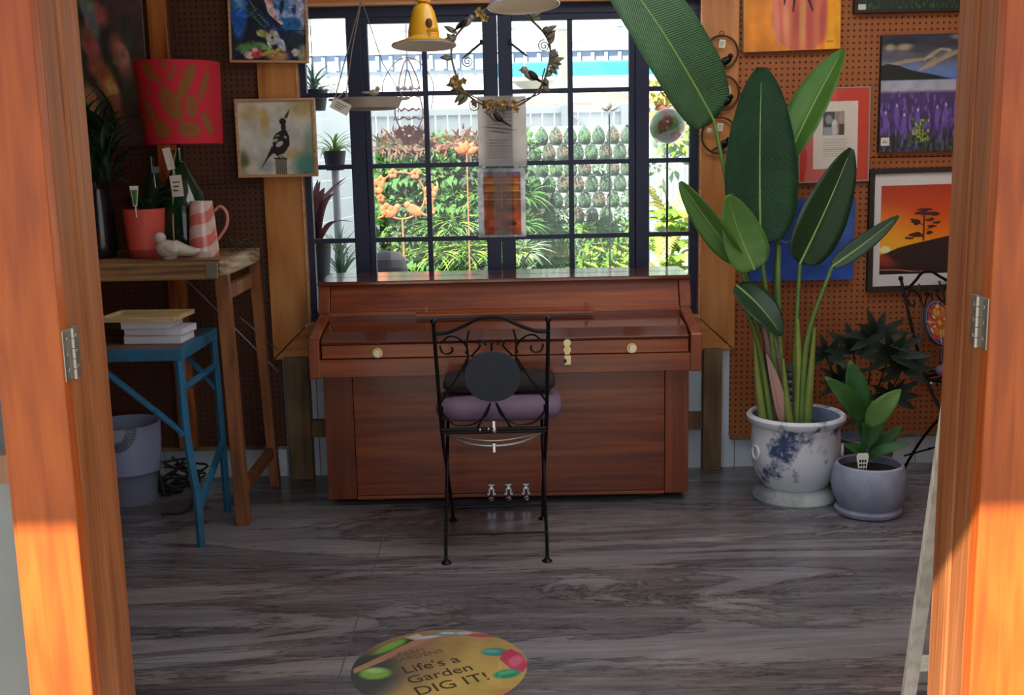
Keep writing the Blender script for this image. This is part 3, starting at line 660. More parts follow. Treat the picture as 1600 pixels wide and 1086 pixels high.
# blue flowers
a = Paint(130, 150, '101c2c', 2); a.noise(6, 6, .8, 3)
a.ell(.12, .2, .11, .5, '3a78b8', 0, .5); a.ell(.12, .45, .10, .18, '1c5cb8', 0, .5); a.ell(.13, .05, .07, .3, '7ab0dc', 0, .6)
a.ell(.4, .02, .2, .12, '2c6a8a', 0, .6); a.ell(.75, .3, .2, .26, '5c9cd8', 0, .5); a.ell(.9, .38, .12, .25, 'b4b8dc', 0, .6); a.ell(.78, .12, .1, .06, 'd8c8ac', 0, .5)
a.ell(.68, .30, .03, .09, '16244c', .2, .4); a.ell(.84, .33, .03, .06, '1c3c84', 0, .4); a.ell(.8, .52, .13, .09, '1c6cac', 0, .4); a.ell(.74, .40, .05, .05, 'a8c4ec', 0, .4)
a.poly([(.42, .02), (.5, .1), (.62, .4), (.7, .52), (.62, .54), (.5, .38), (.46, .2)], 'e0c4bc'); a.ell(.55, .16, .06, .08, 'cc5c5c', .3, .6)
a.poly([(.5, .38), (.66, .52), (.75, .95), (.66, .98), (.6, .8), (.55, .6), (.42, .52)], '1a1c54'); a.ell(.72, .93, .08, .09, '4a3474', 0, .5)
for k in range(9): a.line([(.22+k*.03, .35+k*.03), (.34+k*.03, .30+k*.03)], .004, '4c8c84')
a.line([(.18, .08), (.36, .38), (.5, .52)], .005, '5c9c8c'); a.line([(.2, .32), (.42, .54)], .006, '4c8c7c')
a.ell(.55, .69, .09, .10, 'c8ccb8', .2, .25); a.ell(.66, .78, .05, .1, 'b8b8cc', -.5, .4); a.ell(.55, .69, .02, .02, '3a4420'); a.ell(.42, .64, .08, .05, 'a8b05c', .3, .5)
a.ell(.2, .82, .14, .06, '5c8c4c', -.2, .5); a.ell(.4, .80, .16, .05, '6c9454', .3, .5); a.ell(.52, .88, .16, .03, 'bcb458', -.3, .4); a.ell(.6, .93, .14, .06, 'c49450', 0, .5)
a.ell(.24, .92, .07, .05, 'e0b4ac', .3, .4); a.ell(.34, .89, .07, .07, 'cc3c44', 0, .4); a.ell(.32, .85, .04, .03, 'f0c8c0', 0, .4)
a.ell(.85, .72, .12, .10, '1c3440', 0, .5); a.ell(.84, .88, .05, .05, 'd8d0d8', 0, .4); a.ell(.95, .9, .08, .12, 'b4b89c', 0, .5); a.line([(.75, .6), (.98, .6)], .006, '1c3444')
for k in range(170):
    x, y = r_.random(), r_.random(); cc = a.a[int(y*149), int(x*129)]*r_.uniform(.55, 1.5)+np.array([r_.uniform(-.06, .08), r_.uniform(-.05, .08), r_.uniform(-.03, .16)]); a.ell(x, y, r_.uniform(.012, .05), r_.uniform(.008, .025), np.clip(cc, 0, 1), r_.random()*3, .4, .8)
a.noise(20, 22, .5, 2)
picture('framed_painting', 'abstract painting of blue and white flowers above the bird painting', -1.168, -.835, 1.83, 2.16, 4.90, .022, a, .010, framewood, .03, tilt=-R(1.6))
# bird on a post
a = Paint(140, 140, 'd8d4c4', 3)
for q_ in ((.18, .18, .12, .12, 'c8a868', .7), (.36, .30, .06, .16, 'c89830', .9), (.85, .12, .18, .12, 'b8a464', .8), (.45, .55, .35, .3, 'c4c4bc', .6), (.72, .72, .12, .08, 'c8b070', .7), (.93, .65, .08, .25, '7ca080', .7), (.86, .88, .14, .16, '3c9484', .8), (.06, .82, .07, .14, '5c6440', .9), (.15, .92, .10, .06, 'd8c4b4', .8), (.35, .88, .1, .08, '9098a8', .6)):
    a.ell(*q_[:5], 0, .9, q_[5])
a.noise(9, 9, .25, 3)
K = '151214'
a.poly([(.47, .76), (.62, .76), (.62, .99), (.47, .99)], '8c8c74')
for k in range(6): a.line([(.485+k*.024, .77), (.49+k*.024, .98)], .004, '4c4c3c')
a.line([(.46, .77), (.63, .78)], .006, K)
a.poly([(.66, .16), (.70, .12), (.655, .25), (.61, .23)], '5c3030'); a.ell(.595, .285, .045, .045, K); a.ell(.60, .36, .032, .09, K, 0)
a.poly([(.57, .40), (.64, .40), (.675, .50), (.67, .60), (.60, .70), (.50, .74), (.44, .68), (.46, .50), (.50, .44)], K)
a.ell(.54, .58, .055, .03, 'c8c4b8', -.6); a.ell(.49, .53, .035, .022, 'b4b0a4', -.3); a.ell(.62, .49, .02, .014, 'c4c0b4', .6); a.ell(.52, .47, .03, .012, '8c8a80', -.2)
for k in range(7): a.line([(.44+k*.012, .62+k*.008), (.29+k*.018, .90-k*.03)], .009, K, taper=True)
a.line([(.54, .74), (.52, .78)], .005, K); a.line([(.50, .73), (.54, .78)], .005, K); a.line([(.56, .73), (.6, .78)], .004, K)
a.line([(.84, .965), (.97, .95)], .003, '2c3c34')
picture('framed_painting', 'painting of a black and white bird perched on a post, beak raised', -1.158, -.819, 1.352, 1.682, 4.895, .028, a, .012, framewood, .036, tilt=-R(.2))
# floral wall hanging at the far left
a = Paint(120, 200, '5c4a48', 5); a.grad([(0, '6a5652'), (.6, '564444'), (1, '4c4044')]); a.noise(4, 6, .4, 3)
for k in range(60):
    x, y = r_.random()*.75, r_.random()*.75; a.ell(.45+x*.55, .36+y*.7, .03+r_.random()*.05, .015+r_.random()*.03, r_.choice(['2c382c', '3c4434', '4c5444', '38302c']), r_.random()*3, .7, .8)
for x, y, s_, c in ((.62, .42, .10, 'cc6c64'), (.58, .46, .08, '7c8c8c'), (.80, .61, .10, 'c07460'), (.82, .60, .06, 'd89880'), (.68, .73, .11, 'c88048'), (.70, .74, .06, 'e8b070'), (.56, .56, .10, 'a86c54'), (.60, .66, .08, 'b8644c'), (.52, .80, .09, 'b88c5c'), (.74, .84, .07, '9c5c4c'), (.55, .38, .08, '788888')):
    a.ell(x, y, s_, s_*.55, c, r_.random(), .7, .9)
    for k in range(4): a.ell(x+r_.uniform(-.4, .4)*s_, y+r_.uniform(-.2, .2)*s_, s_*.35, s_*.2, '%02x%02x%02x' % tuple(min(255, int(int(c[i:i+2], 16)*r_.uniform(.7, 1.25))) for i in (0, 2, 4)), r_.random()*3, .5, .8)
a.noise(15, 25, .3, 2)
picture('wall_hanging', 'dusky grey hanging printed with pink and orange roses', -2.05, -1.535, 1.50, 2.45, 4.925, .012, a, 0, cat='hanging')
# hands with black claws on orange
a = Paint(140, 170, 'e0901c', 6); a.grad([(0, 'd8a428'), (.4, 'e4981c'), (1, 'd87c14')]); a.ell(.9, .6, .15, .6, 'f0a010', 0, .8); a.ell(.2, .5, .12, .5, 'd87c18', .2, .9, .7); a.noise(6, 7, .25, 3)
a.poly([(.30, .52), (.86, .50), (.85, .72), (.82, .93), (.72, .99), (.48, .99), (.36, .92), (.30, .75)], 'cc6448')
for x, c in ((.34, 'd88070'), (.44, 'e09068'), (.54, 'b85040'), (.61, 'e8a460'), (.68, 'c44c44'), (.76, 'dc7850'), (.82, 'c85050')): a.ell(x, .76, .035, .22, c, (x-.6)*.25, .9, .85)
a.noise(10, 4, .25, 2)
for (x0, y0, x1, y1, w_) in ((.45, .40, .42, .62, .02), (.55, .40, .51, .68, .02), (.58, .38, .71, .68, .022)): a.line([(x0, y0), (x1, y1)], w_, '2a0e10', taper=True)
a.ell(.72, .42, .08, .06, '14201c'); a.ell(.83, .48, .06, .07, 'b8a860', 0, .6); a.line([(.86, .935), (.92, .932)], .003, '5a2c10')
picture('painting', 'orange painting of reddish hands with dark pointed claws', 1.008, 1.418, 1.838, 2.34, 4.93, .036, a, 0, side=MATS['canvas_edge'], tilt=R(1.0))
# green one at the top right
a = Paint(120, 80, '16281c', 7)
for k in range(500): x, y = r_.random(), r_.random(); a.line([(x, y), (x+r_.uniform(-.01, .01), y-.05)], .004, r_.choice(['2c5c2c', '3c743c', '1c4424', '4c8444', '0c1c14']))
a.rect(0, .9, .08, 1, 'd0d0c8')
picture('painting', 'dark green grassy painting in a black frame at the top right', 1.475, 1.99, 1.985, 2.30, 4.93, .03, a, .014, MATS['dark_edge'])
# lupins by a lake
a = Paint(150, 190, '3c4458', 8)
a.grad([(0, '2c3040'), (.12, '4c4c54'), (.2, '5c5a60'), (.27, '6c7ca4'), (.36, '5c7cb8'), (.385, '4c6cac'), (.39, 'a0a4b4'), (.47, 'aca8b4'), (.5, '4c3c68'), (.7, '3c3058'), (1, '1c2430')])
for q_ in ((.2, .06, .25, .04, '1c2430'), (.7, .08, .3, .04, '343844'), (.10, .11, .06, .03, 'a8987c'), (.27, .11, .10, .03, 'b09c80'), (.2, .16, .22, .025, '5c5c6c'), (.45, .13, .12, .03, '3c3e48'), (.9, .03, .1, .02, '8c8478')): a.ell(*q_, 0, .8, .9)
a.poly([(.0, .28), (.0, .26), (.3, .21), (.5, .20), (.6, .15), (.68, .12), (.78, .12), (.84, .15), (1, .10), (1, .14), (.8, .19), (.6, .28), (.45, .31), (.5, .27), (.62, .2), (.5, .22), (.35, .24)], 'a89478', .8)
a.ell(.70, .16, .08, .03, '5c6468', -.4, .5, .9); a.line([(.45, .30), (1.0, .13)], .01, 'b49878', .8); a.line([(.5, .22), (.7, .13), (.8, .14)], .008, 'bcac90', .8)
a.poly([(0, .26), (.08, .245), (.2, .26), (.3, .29), (.42, .315), (.6, .34), (.85, .385), (0, .385)], '15201a'); a.noise(12, 16, .2, 2)
for k in range(420):
    y = .5+.5*r_.random()**.8; x = r_.random(); h = .02+.05*(y-.45); c = r_.choice(['5c3c84', '6c4c9c', '4c3474', '7c5cac', '3c2c5c', '8460b0', '463a74']) if y < .84 or r_.random() < .5 else r_.choice(['243424', '1c2c20', '3c4c2c'])
    a.ell(x, y, .012, h, c, 0, .6, .85)
for x, y in ((.07, .74), (.2, .68), (.29, .76), (.68, .70), (.78, .68), (.9, .64), (.45, .72)): a.ell(x, y, .03, .09, '7458ac', 0, .5, .9); a.ell(x, y-.08, .01, .015, 'c8b8e0')
for k in range(60): a.ell(.38+r_.random()*.22, .72+r_.random()*.2, .01, .013, r_.choice(['8c9c34', 'b4b85c', '5c7c2c']))
for k in range(40): a.ell(r_.random(), .88+r_.random()*.12, .025, .012, r_.choice(['2c4424', '486030', '1c2820']), r_.random()*3)
t = picture('painting', 'painting of purple lupins before a lake and dark clouds', 1.60, 1.96, 1.405, 1.895, 4.93, .03, a, 0, side=MATS['dark_edge'], tilt=R(.3))
tg = part(t, 'price_sticker', MB().box(1.606, 1.642, 4.897, 4.899, 1.432, 1.466), mat('sticker', 'e6e0d0', .7)); part(tg, 'sticker_print', MB().box(1.612, 1.634, 4.8962, 4.897, 1.444, 1.447).box(1.614, 1.63, 4.8962, 4.897, 1.452, 1.454), black)
# red mounted document
a = Paint(120, 170, 'd0402c', 9); a.rect(.20, .14, .83, .86, 'e4dccc'); a.rect(.33, .25, .64, .50, '8c8880'); a.rect(.34, .25, .50, .41, '2c2a2c'); a.ell(.42, .33, .05, .05, '8c8c90', .5, .4); a.ell(.5, .38, .04, .05, 'd8d4cc', 0, .5); a.ell(.6, .32, .04, .07, 'b49c88', 0, .4); a.rect(.57, .38, .64, .50, '5c3c28'); a.ell(.5, .45, .05, .06, 'd0c8c4', 0, .4); a.rect(.35, .42, .47, .5, '9c9ca4')
for k in range(9): a.rect(.33+(k % 3)*.012, .54+k*.022, .70-(k % 2)*.04, .546+k*.022, 'a8a098')
t = picture('framed_print', 'red-mounted page with a small photograph and lines of text', 1.258, 1.565, 1.280, 1.682, 4.93, .02, a, .006, mat('grey_edge', 'a09890', .5), .022, tilt=R(.9), cat='picture', m=PMg)
# blue canvas
a = Paint(110, 120, '1e4ca0', 10); a.grad([(0, '2450a8'), (.5, '1c449c'), (1, '2456b4')]); a.ell(.92, .3, .1, .3, '4c7cc0', 0, .9, .6); a.noise(5, 6, .45, 3)
a.line([(.80, .27), (.84, .30), (.89, .27)], .006, 'c8ccbc', .9); a.line([(.66, .47), (.70, .49), (.74, .45)], .006, 'c0b8a0', .9); a.line([(.3, .5), (.35, .53), (.4, .49)], .006, 'a0a8b0', .8)
picture('painting', 'deep blue canvas with small white birds behind the tall plant', 1.05, 1.505, .855, 1.212, 4.93, .03, a, 0, side=mat('blue_edge', '1c3f88', .7))
# framed sunset
a = Paint(140, 190, 'd84c18', 12); a.grad([(0, 'b4381c'), (.3, 'd85018'), (.55, 'f07c14'), (.72, 'f8a820'), (1, 'e07020')])
a.ell(.05, .72, .45, .35, 'f8b828', 0, 1.2, .8); a.ell(.07, .72, .08, .045, 'f8f0b8', 0, .5)
a.poly([(0, .78), (.12, .745), (.25, .70), (.45, .66), (.7, .62), (1, .57), (1, 1), (0, 1)], '261c1c'); a.ell(.05, .83, .12, .06, 'b8401c', .2, .9, .8); a.ell(.12, .88, .15, .04, '8c2c1c', 0, .9, .7)
a.line([(0, .945), (.25, .95), (.5, .975), (.75, .97)], .005, 'e08c70'); a.rect(0, .975, 1, 1, '1c1414')
K = '38180e'; a.line([(.60, .62), (.60, .30)], .009, K)
for x, y, w_ in ((.60, .28, .12), (.56, .31, .10), (.66, .32, .14), (.47, .40, .08), (.5, .43, .07), (.70, .39, .06), (.44, .56, .05), (.5, .54, .06), (.72, .47, .07), (.40, .60, .05), (.52, .57, .08), (.68, .54, .06), (.78, .42, .05), (.77, .33, .08)):
    for k in range(4): a.ell(x+r_.uniform(-.03, .03), y+r_.uniform(-.01, .01), w_*r_.uniform(.4, .9), .012, K, r_.uniform(-.2, .2))
a.line([(.6, .45), (.48, .41)], .004, K); a.line([(.6, .40), (.72, .37)], .004, K); a.line([(.6, .58), (.45, .56)], .004, K); a.line([(.6, .52), (.7, .48)], .004, K)
b = Paint(200, 250, 'dedad8', 13); hh, ww = 250, 200
sub = a.a; ys_ = (np.linspace(0, sub.shape[0]-1, int(hh*.76))).astype(int); xs_ = (np.linspace(0, sub.shape[1]-1, int(ww*.76))).astype(int)
b.a[int(hh*.12):int(hh*.12)+len(ys_), int(ww*.10):int(ww*.10)+len(xs_)] = sub[ys_][:, xs_]
picture('framed_photograph', 'black-framed photograph of an orange sunset behind a lone pine', 1.572, 2.01, .800, 1.335, 4.93, .018, b, .022, MATS['dark_edge'], .03, cat='picture', m=PMg, tilt=R(.6))

# two sheets taped to the window's centre stiles
a = Paint(90, 120, 'f0e4dc', 14); a.noise(3, 5, .15, 3)
for k in range(2): a.ell(.45, .46+k*.05, .3-.1*k, .012, '8c7060', .08, .8)
for k in range(7): a.rect(.22, .62+k*.042, .62-(k % 2)*.05, .634+k*.042, 'd8a46c')
for k in range(6): a.rect(.2, .15+k*.05, .7, .155+k*.05, 'a89c94')
pa = thing('paper_notice', (-.02, 4.935, 1.38), 'upper sheet on the window centre, beige with lines of brown text', 'notice')
painted_part(pa, 'sheet', a, lambda u, v: (-.128+.209*u, 4.937+.003*np.sin(u*3), 1.676-.296*v-.002*u), PMt)
part(pa, 'plastic_edge', MB().box(-.130, .083, 4.9395, 4.9400, 1.376, 1.679), glass)
a = Paint(90, 120, 'e8e8f0', 15); a.rect(.12, .05, .90, .97, 'b06038')
for k in range(3): a.rect(.12, .12*k+.20, .90, .215+.12*k, 'ecc070')
for s_ in (.13, .52):
    for k, c in enumerate(['d88050', 'f08c34', 'd07444', 'b85c34']): a.rect(s_+.01, .14+k*.115, s_+.34, .20+k*.115, c); a.rect(s_+.03, .155+k*.115, s_+.28, .165+k*.115, 'd8844c')
a.rect(.49, .14, .51, .6, 'e4b870'); a.rect(.13, .05, .6, .12, 'a89490'); a.rect(.63, .07, .88, .1, '6c7cac')
a.rect(.13, .62, .9, .96, 'd0643c'); a.noise(7, 10, .7, 3); a.ell(.4, .72, .18, .03, 'd4683c', 0, .5); a.ell(.3, .88, .15, .03, 'd05030', 0, .5); a.ell(.7, .8, .1, .03, '5c241c', 0, .5); a.rect(.42, .88, .55, .96, 'a0a080')
pa = thing('paper_notice', (-.02, 4.935, 1.07), 'lower sheet on the window centre, printed with orange and brown bars', 'notice')
painted_part(pa, 'sheet', a, lambda u, v: (-.135+.207*u, 4.937+.003*np.sin(u*3), 1.368-.296*v-.002*u), PMt)
part(pa, 'plastic_edge', MB().box(-.137, .074, 4.9395, 4.9400, 1.068, 1.371), glass)

# ================================================================== FLOOR DECAL
D0 = (-.225, 2.985); RD = .25
a = Paint(220, 220, 'c4a25c', 16); a.grad([(0, 'b89060'), (.3, 'c4a45c'), (1, 'd0ac50')])
a.ell(.15, .5, .32, .5, '84684c', .5, .8, .8); a.ell(.05, .6, .22, .3, '3c4440', 0, .6)
a.ell(.30, .16, .2, .12, 'a07858', .5, .9, .7)
a.poly([(.28, .10), (.36, .06), (.42, .13), (.16, .42), (.02, .56), (.01, .50), (.30, .18)], 'b8846c'); a.poly([(.27, .10), (.34, .12), (.20, .27), (.05, .42), (.08, .34)], '3c4834')
a.ell(.19, .22, .13, .035, '7cb04c', -.85, .5); a.ell(.14, .56, .09, .075, '84b84c', 0, .4); a.ell(.14, .53, .05, .03, 'b0d080', 0, .6); a.poly([(.26, .10), (.34, .05), (.40, .12), (.33, .13)], 'd0c4ac')
a.ell(.40, .10, .10, .018, 'c0c4cc', -.25, .4); a.ell(.52, .055, .09, .03, '6c8c9c', 0, .5); a.ell(.52, .05, .05, .018, 'c4d0dc', 0, .5); a.ell(.72, .09, .11, .022, 'b8545c', .18, .4); a.ell(.62, .055, .05, .02, 'bcc8d8', 0, .4)
a.ell(.81, .32, .075, .05, '2c9484', .15, .4); a.ell(.79, .31, .05, .025, '6cb8b0', .15, .5); a.poly([(.85, .33), (.90, .28), (.97, .36), (1, .5), (.97, .58), (.90, .54), (.84, .42)], 'cc4060'); a.ell(.93, .44, .04, .07, 'dc6c84', .3, .6); a.ell(.88, .60, .075, .05, '1c946c', -.35, .4); a.ell(.88, .585, .05, .02, '58b484', -.35, .5)
a.ell(.9, .82, .1, .05, 'c8784c', 0, .7, .6); a.noise(10, 10, .18, 3)
dk = thing('floor_decal', (D0[0], D0[1], .0005), 'round yellow garden sticker with fruit and lettering on the floor', 'sticker')
def dfn(u, v):
    X_, Y_ = u*2-1, 1-v*2   # square to disc
    x = X_*np.sqrt(1-Y_**2/2); y = Y_*np.sqrt(1-X_**2/2); return (D0[0]+RD*x, D0[1]+RD*y, np.full_like(x, .0014))
# paint is laid out on the disc's bounding square, so resample it
U, V = np.meshgrid(np.linspace(0, 1, 220), np.linspace(0, 1, 220)); Xx, Yy = U*2-1, 1-V*2
xx = Xx*np.sqrt(1-Yy**2/2); yy = Yy*np.sqrt(1-Xx**2/2); ii = np.clip(((1-yy)/2*219).astype(int), 0, 219); jj = np.clip(((xx+1)/2*219).astype(int), 0, 219)
a.a = a.a[ii, jj]
painted_part(dk, 'decal_print', a, dfn, PMg)
part(dk, 'decal_base', MB().lathe([(RD, .0003), (RD, .0012)], (D0[0], D0[1], 0), 64), mat('decal_edge', 'b8a888', .6))
ink = mat('decal_ink', '3c3020', .7); ink2 = mat('decal_ink_faded', '6a5844', .7)
rz = Matrix.Rotation(R(24), 4, 'Z')
for s_, x, y, sz, mm in (('LOCAL', -.115, .105, .022, ink2), ('FARM', -.085, .086, .034, ink2), ('GARDENS', -.066, .062, .036, ink2), ('& CRAFTS', -.062, .037, .02, ink2), ("Life's a", -.018, -.004, .064, ink), ('Garden', .012, -.062, .064, ink), ('DIG IT!', .05, -.125, .07, ink)):
    if s_ in ('LOCAL', '& CRAFTS'): continue
    text(dk, s_, mm, sz, Matrix.Translation((D0[0]+x, D0[1]+y, .0018)) @ rz)

# ================================================================== OLD WORKBENCH, left
bt = thing('workbench', (-1.5, 4.5, 0), 'tall rustic timber bench holding the red lamp, left of the window', 'table')
for k in range(4): part(bt, 'top_board', MB().box(-2.12, -1.105, 4.262+k*.136, 4.262+k*.136+.132, 1.028, 1.058), oldwood, bevel=.003)
part(bt, 'front_apron', MB().box(-2.12, -1.09, 4.240, 4.262, .985, 1.052), oldwood, bevel=.003)
part(bt, 'end_board', MB().box(-1.105, -1.072, 4.238, 4.80, 1.000, 1.056), oldwood_y, bevel=.003, label='end board with flaking white paint')
part(bt, 'corner_plate', MB().box(-1.155, -1.11, 4.236, 4.241, .99, 1.045), steel, bevel=.001)
for (x0, y0, x1, y1, w_) in ((-1.10, 4.262, -1.082, 4.28, .05), (-1.095, 4.775, -1.060, 4.785, .042), (-2.07, 4.262, -2.07, 4.28, .05), (-2.07, 4.775, -2.07, 4.785, .045)):
    part(bt, 'leg', MB().beam((x0, y0, 1.0), (x1, y1, 0), w_, w_, (0, 1, 0)), legwood, bevel=.003)
part(bt, 'end_rail', MB().box(-1.115, -1.085, 4.28, 4.78, .90, .955), legwood, bevel=.003)
part(bt, 'stretcher', MB().beam((-1.085, 4.285, .14), (-1.07, 4.78, .16), .03, .045), legwood, bevel=.003)
part(bt, 'back_rail', MB().box(-2.07, -1.09, 4.78, 4.80, .93, .99), legwood)
part(bt, 'tension_wire', MB().tube([(-1.36, 4.70, .93), (-1.02, 4.78, .52)], .003), steel)
part(bt, 'tension_wire', MB().tube([(-1.10, 4.5, .80), (-1.0, 4.70, .63)], .002), steel)

# ================================================================== BLUE FOLDING STAND
bl = mat('worn_blue_paint', '216a90', .6, c2='34505e', nscale=9, bump=.3, pos=(.45, .75)); st_top = wood('stand_top', ('4c3a34', '6c544a', '80665a'), 'X', 14, 10, .6)
bs = thing('folding_stand', (-1.5, 4.2, 0), 'worn blue folding stand with brown top under the bench', 'table')
part(bs, 'top_panel', MB().box(-1.86, -1.215, 3.995, 4.45, .738, .763), st_top, bevel=.002)
part(bs, 'edge_rail', MB().box(-1.88, -1.19, 3.972, 3.996, .722, .765), bl, bevel=.003); part(bs, 'edge_rail', MB().box(-1.88, -1.19, 4.45, 4.474, .722, .765), bl, bevel=.003)
part(bs, 'edge_rail', MB().box(-1.215, -1.188, 3.996, 4.45, .722, .765), bl, bevel=.003); part(bs, 'edge_rail', MB().box(-1.88, -1.86, 3.996, 4.45, .722, .765), bl, bevel=.003)
for s in (0, 1):
    xo = -.66*s
    part(bs, 'leg', MB().tube([(-1.205+xo, 3.99, .725), (-1.203+xo, 4.0, .45), (-1.185+xo, 4.015, .20), (-1.186+xo, 4.03, 0)], lambda t: .018-.002*t, 8, 4), bl, smooth=True)
    part(bs, 'leg', MB().tube([(-1.205+xo, 4.46, .725), (-1.195+xo, 4.45, .40), (-1.19+xo, 4.45, 0)], .016, 8, 3), bl, smooth=True)
    part(bs, 'side_rail', MB().tube([(-1.204+xo, 3.995, .612), (-1.204+xo, 4.45, .612)], .014), bl, smooth=True)
    part(bs, 'low_brace', MB().beam((-1.19+xo, 4.02, .13), (-1.19+xo, 4.46, .30), .018, .03), bl, bevel=.002)
br = part(bs, 'diagonal_brace', MB().beam((-1.50, 3.985, .71), (-1.205, 3.99, .445), .014, .034, (0, 1, 0)), bl, bevel=.003)
part(br, 'bolt', MB().lathe([(.012, 0), (.012, -.01), (0, -.014)], (-1.295, 3.975, .535), 12, 'Y').lathe([(.010, 0), (.010, -.012), (0, -.014)], (-1.212, 3.975, .452), 12, 'Y'), bl, smooth=True)
part(bs, 'diagonal_brace', MB().beam((-1.35, 4.455, .70), (-1.19, 4.455, .50), .014, .03, (0, 1, 0)), bl)

# books and tray on the stand
pg_ = mat('page_white', 'dcdce4', .8); cv = mat('book_cover_white', 'c8c8d4', .6)
for i, (x0, x1, y0, z0, h, rz_, lb) in enumerate(((-1.438, -1.222, 4.10, .765, .029, -3, 'lowest of the three white paperbacks on the blue stand'), (-1.438, -1.215, 4.11, .795, .025, -5, 'middle of the three white paperbacks on the blue stand'), (-1.445, -1.262, 4.10, .821, .029, -3, 'topmost of the three white paperbacks, under the wooden tray'))):
    b = thing('paperback_book', ((x0+x1)/2, y0+.07, z0), lb, 'book', 'paperbacks stacked on the blue stand')
    part(b, 'pages', MB().box(x0+.001, x1-.001, y0+.001, y0+.148, z0+.002, z0+h-.002), pg_, bevel=.0006)
    part(b, 'cover', MB().box(x0, x1, y0, y0+.15, z0, z0+.0018).box(x0, x1, y0, y0+.15, z0+h-.0018, z0+h).box(x0, x1, y0+.1485, y0+.1505, z0, z0+h), cv)
    b.rotation_euler = (0, 0, R(rz_))
tr_ = thing('wooden_tray', (-1.37, 4.17, .851), 'shallow wooden tray lying on the white paperbacks', 'tray')
part(tr_, 'tray_base', MB().box(-1.515, -1.235, 4.085, 4.285, .851, .856), pinewood)
for q_ in ((-1.52, -1.23, 4.075, 4.087), (-1.52, -1.23, 4.283, 4.295), (-1.52, -1.508, 4.087, 4.283), (-1.242, -1.23, 4.087, 4.283)): part(tr_, 'tray_side', MB().box(*q_, .851, .868), pinewood, bevel=.001)
tr_.rotation_euler = (0, 0, R(-4))

# white pot with sunburst print, cables
a = Paint(260, 70, 'a8b0d4', 17)
U_ = a.u; cx = .75-.01; du = (U_-cx)*2*PI*.137; dv = (a.v-.05)*.21; rr_ = np.hypot(du, dv)
a.mix((rr_ < .092).astype(float), '8890ac'); ang = np.arctan2(dv, du)
a.mix(((rr_ < .09) & (np.sin(ang*46) > .1)).astype(float), '3c4058'); a.mix(((rr_ < .056) & (np.sin(ang*23) > .2)).astype(float)*.6, 'a8b0cc'); a.mix((rr_ < .048).astype(float), 'b8bedc')
px0, py0 = -1.640, 4.62
wp = thing('sunburst_planter', (px0, py0, 0), 'pale lilac pot with a dark sunburst print on the floor at left', 'pot')
def wfn(u, v):
    t_ = u*2*PI; r = .140-.004*v-.012*v**3; z = .345-.205*v; return (px0+r*np.cos(t_), py0+r*np.sin(t_), z)
painted_part(wp, 'glazed_wall', a, wfn, PMc)
lil = mat('lilac_glaze', 'a8b0d4', .35, coat=.3)
part(wp, 'pot_inside', MB().lathe([(.139, .14), (.124, .138), (.126, .2), (.134, .347), (.140, .346)], (px0, py0, 0), 48, capped=False).lathe([(0, .15), (.126, .15)], (px0, py0, 0), 24, capped=False), lil, smooth=True)
part(wp, 'pot_foot', MB().lathe([(0, .0), (.100, 0), (.106, .01), (.112, .12), (.120, .135), (.128, .141)], (px0, py0, 0), 48, capped=False), mat('grey_glaze', '8c90a8', .4, coat=.2), smooth=True)
cb = MB(); rc = random.Random(4)
for k in range(5):
    c0 = Vector((-1.48+rc.uniform(-.05, .05), 4.72, .07)); pts = []
    for j in range(9): pts.append((c0.x+rc.uniform(-.10, .14), c0.y+rc.uniform(-.08, .10), rc.uniform(.01, .16)*(.5+.5*math.sin(j))+.012))
    cb.tube(pts, .0055, 6, 5)
cb.tube([(-1.40, 4.60, .10), (-1.34, 4.5, .05), (-1.36, 4.42, .008), (-1.45, 4.40, .008)], .006, 6, 5)
single('cable_tangle', cb, mat('black_rubber', '1c1a1a', .6), (-1.46, 4.70, 0), 'tangle of black cables on the floor behind the blue leg', 'cable', smooth=True)
single('conduit_pipe', MB().tube([(-1.018, 4.915, .0), (-1.018, 4.915, .56)], .009), mat('conduit_grey', '8c98a4', .4), (-1.018, 4.915, 0), 'thin grey conduit beside the timber stud under the window', 'pipe', smooth=True)

# ---- things on the bench
px0, py0 = -1.432, 4.42
rp = thing('red_plant_pot', (px0, py0, 1.058), 'coral red pot with saucer and small plant on the bench', 'pot')
cor = mat('coral_glaze', 'd85a50', .5); cord = mat('coral_dark', 'a83c38', .5)
part(rp, 'pot_body', MB().lathe([(0, 1.09), (.066, 1.09), (.069, 1.10), (.080, 1.245), (.082, 1.25), (.077, 1.25), (.066, 1.12), (0, 1.12)], (px0, py0, 0), 40, capped=False), cor, smooth=True)
part(rp, 'saucer', MB().lathe([(0, 1.058), (.060, 1.058), (.066, 1.066), (.070, 1.09), (.066, 1.092), (0, 1.09)], (px0, py0, 0), 40, capped=False), cord, smooth=True)
part(rp, 'soil', MB().lathe([(0, 1.235), (.074, 1.232)], (px0, py0, 0), 24, capped=False), mat('soil', '2a221c', .95))
dkleaf = leafmat('dark_leaf', '1e3826', '345638', .4, 60); mb = MB(); r2 = random.Random(21)
for k in range(26):
    an = r2.uniform(0, 2*PI); ln = r2.uniform(.08, .16); e = r2.uniform(-.4, .9)
    b_ = (px0+.02*math.cos(an)+.02, py0+.02*math.sin(an), 1.24); tp = (b_[0]+ln*math.cos(an)*math.cos(e), b_[1]+ln*math.sin(an)*math.cos(e), 1.25+ln*math.sin(e)*.8); mb.leaf(b_, tp, .03, (0, 0, 1), .25, .2, 5, cross=2)
part(rp, 'foliage', mb, dkleaf, smooth=True)
tg = part(rp, 'plant_label', MB().prism([(-1.442, 1.262), (-1.428, 1.262), (-1.418, 1.34), (-1.452, 1.34)], 'Y', 4.335, 4.337), mat('label_white', 'e8ece0', .5), label='white-edged green plant label')
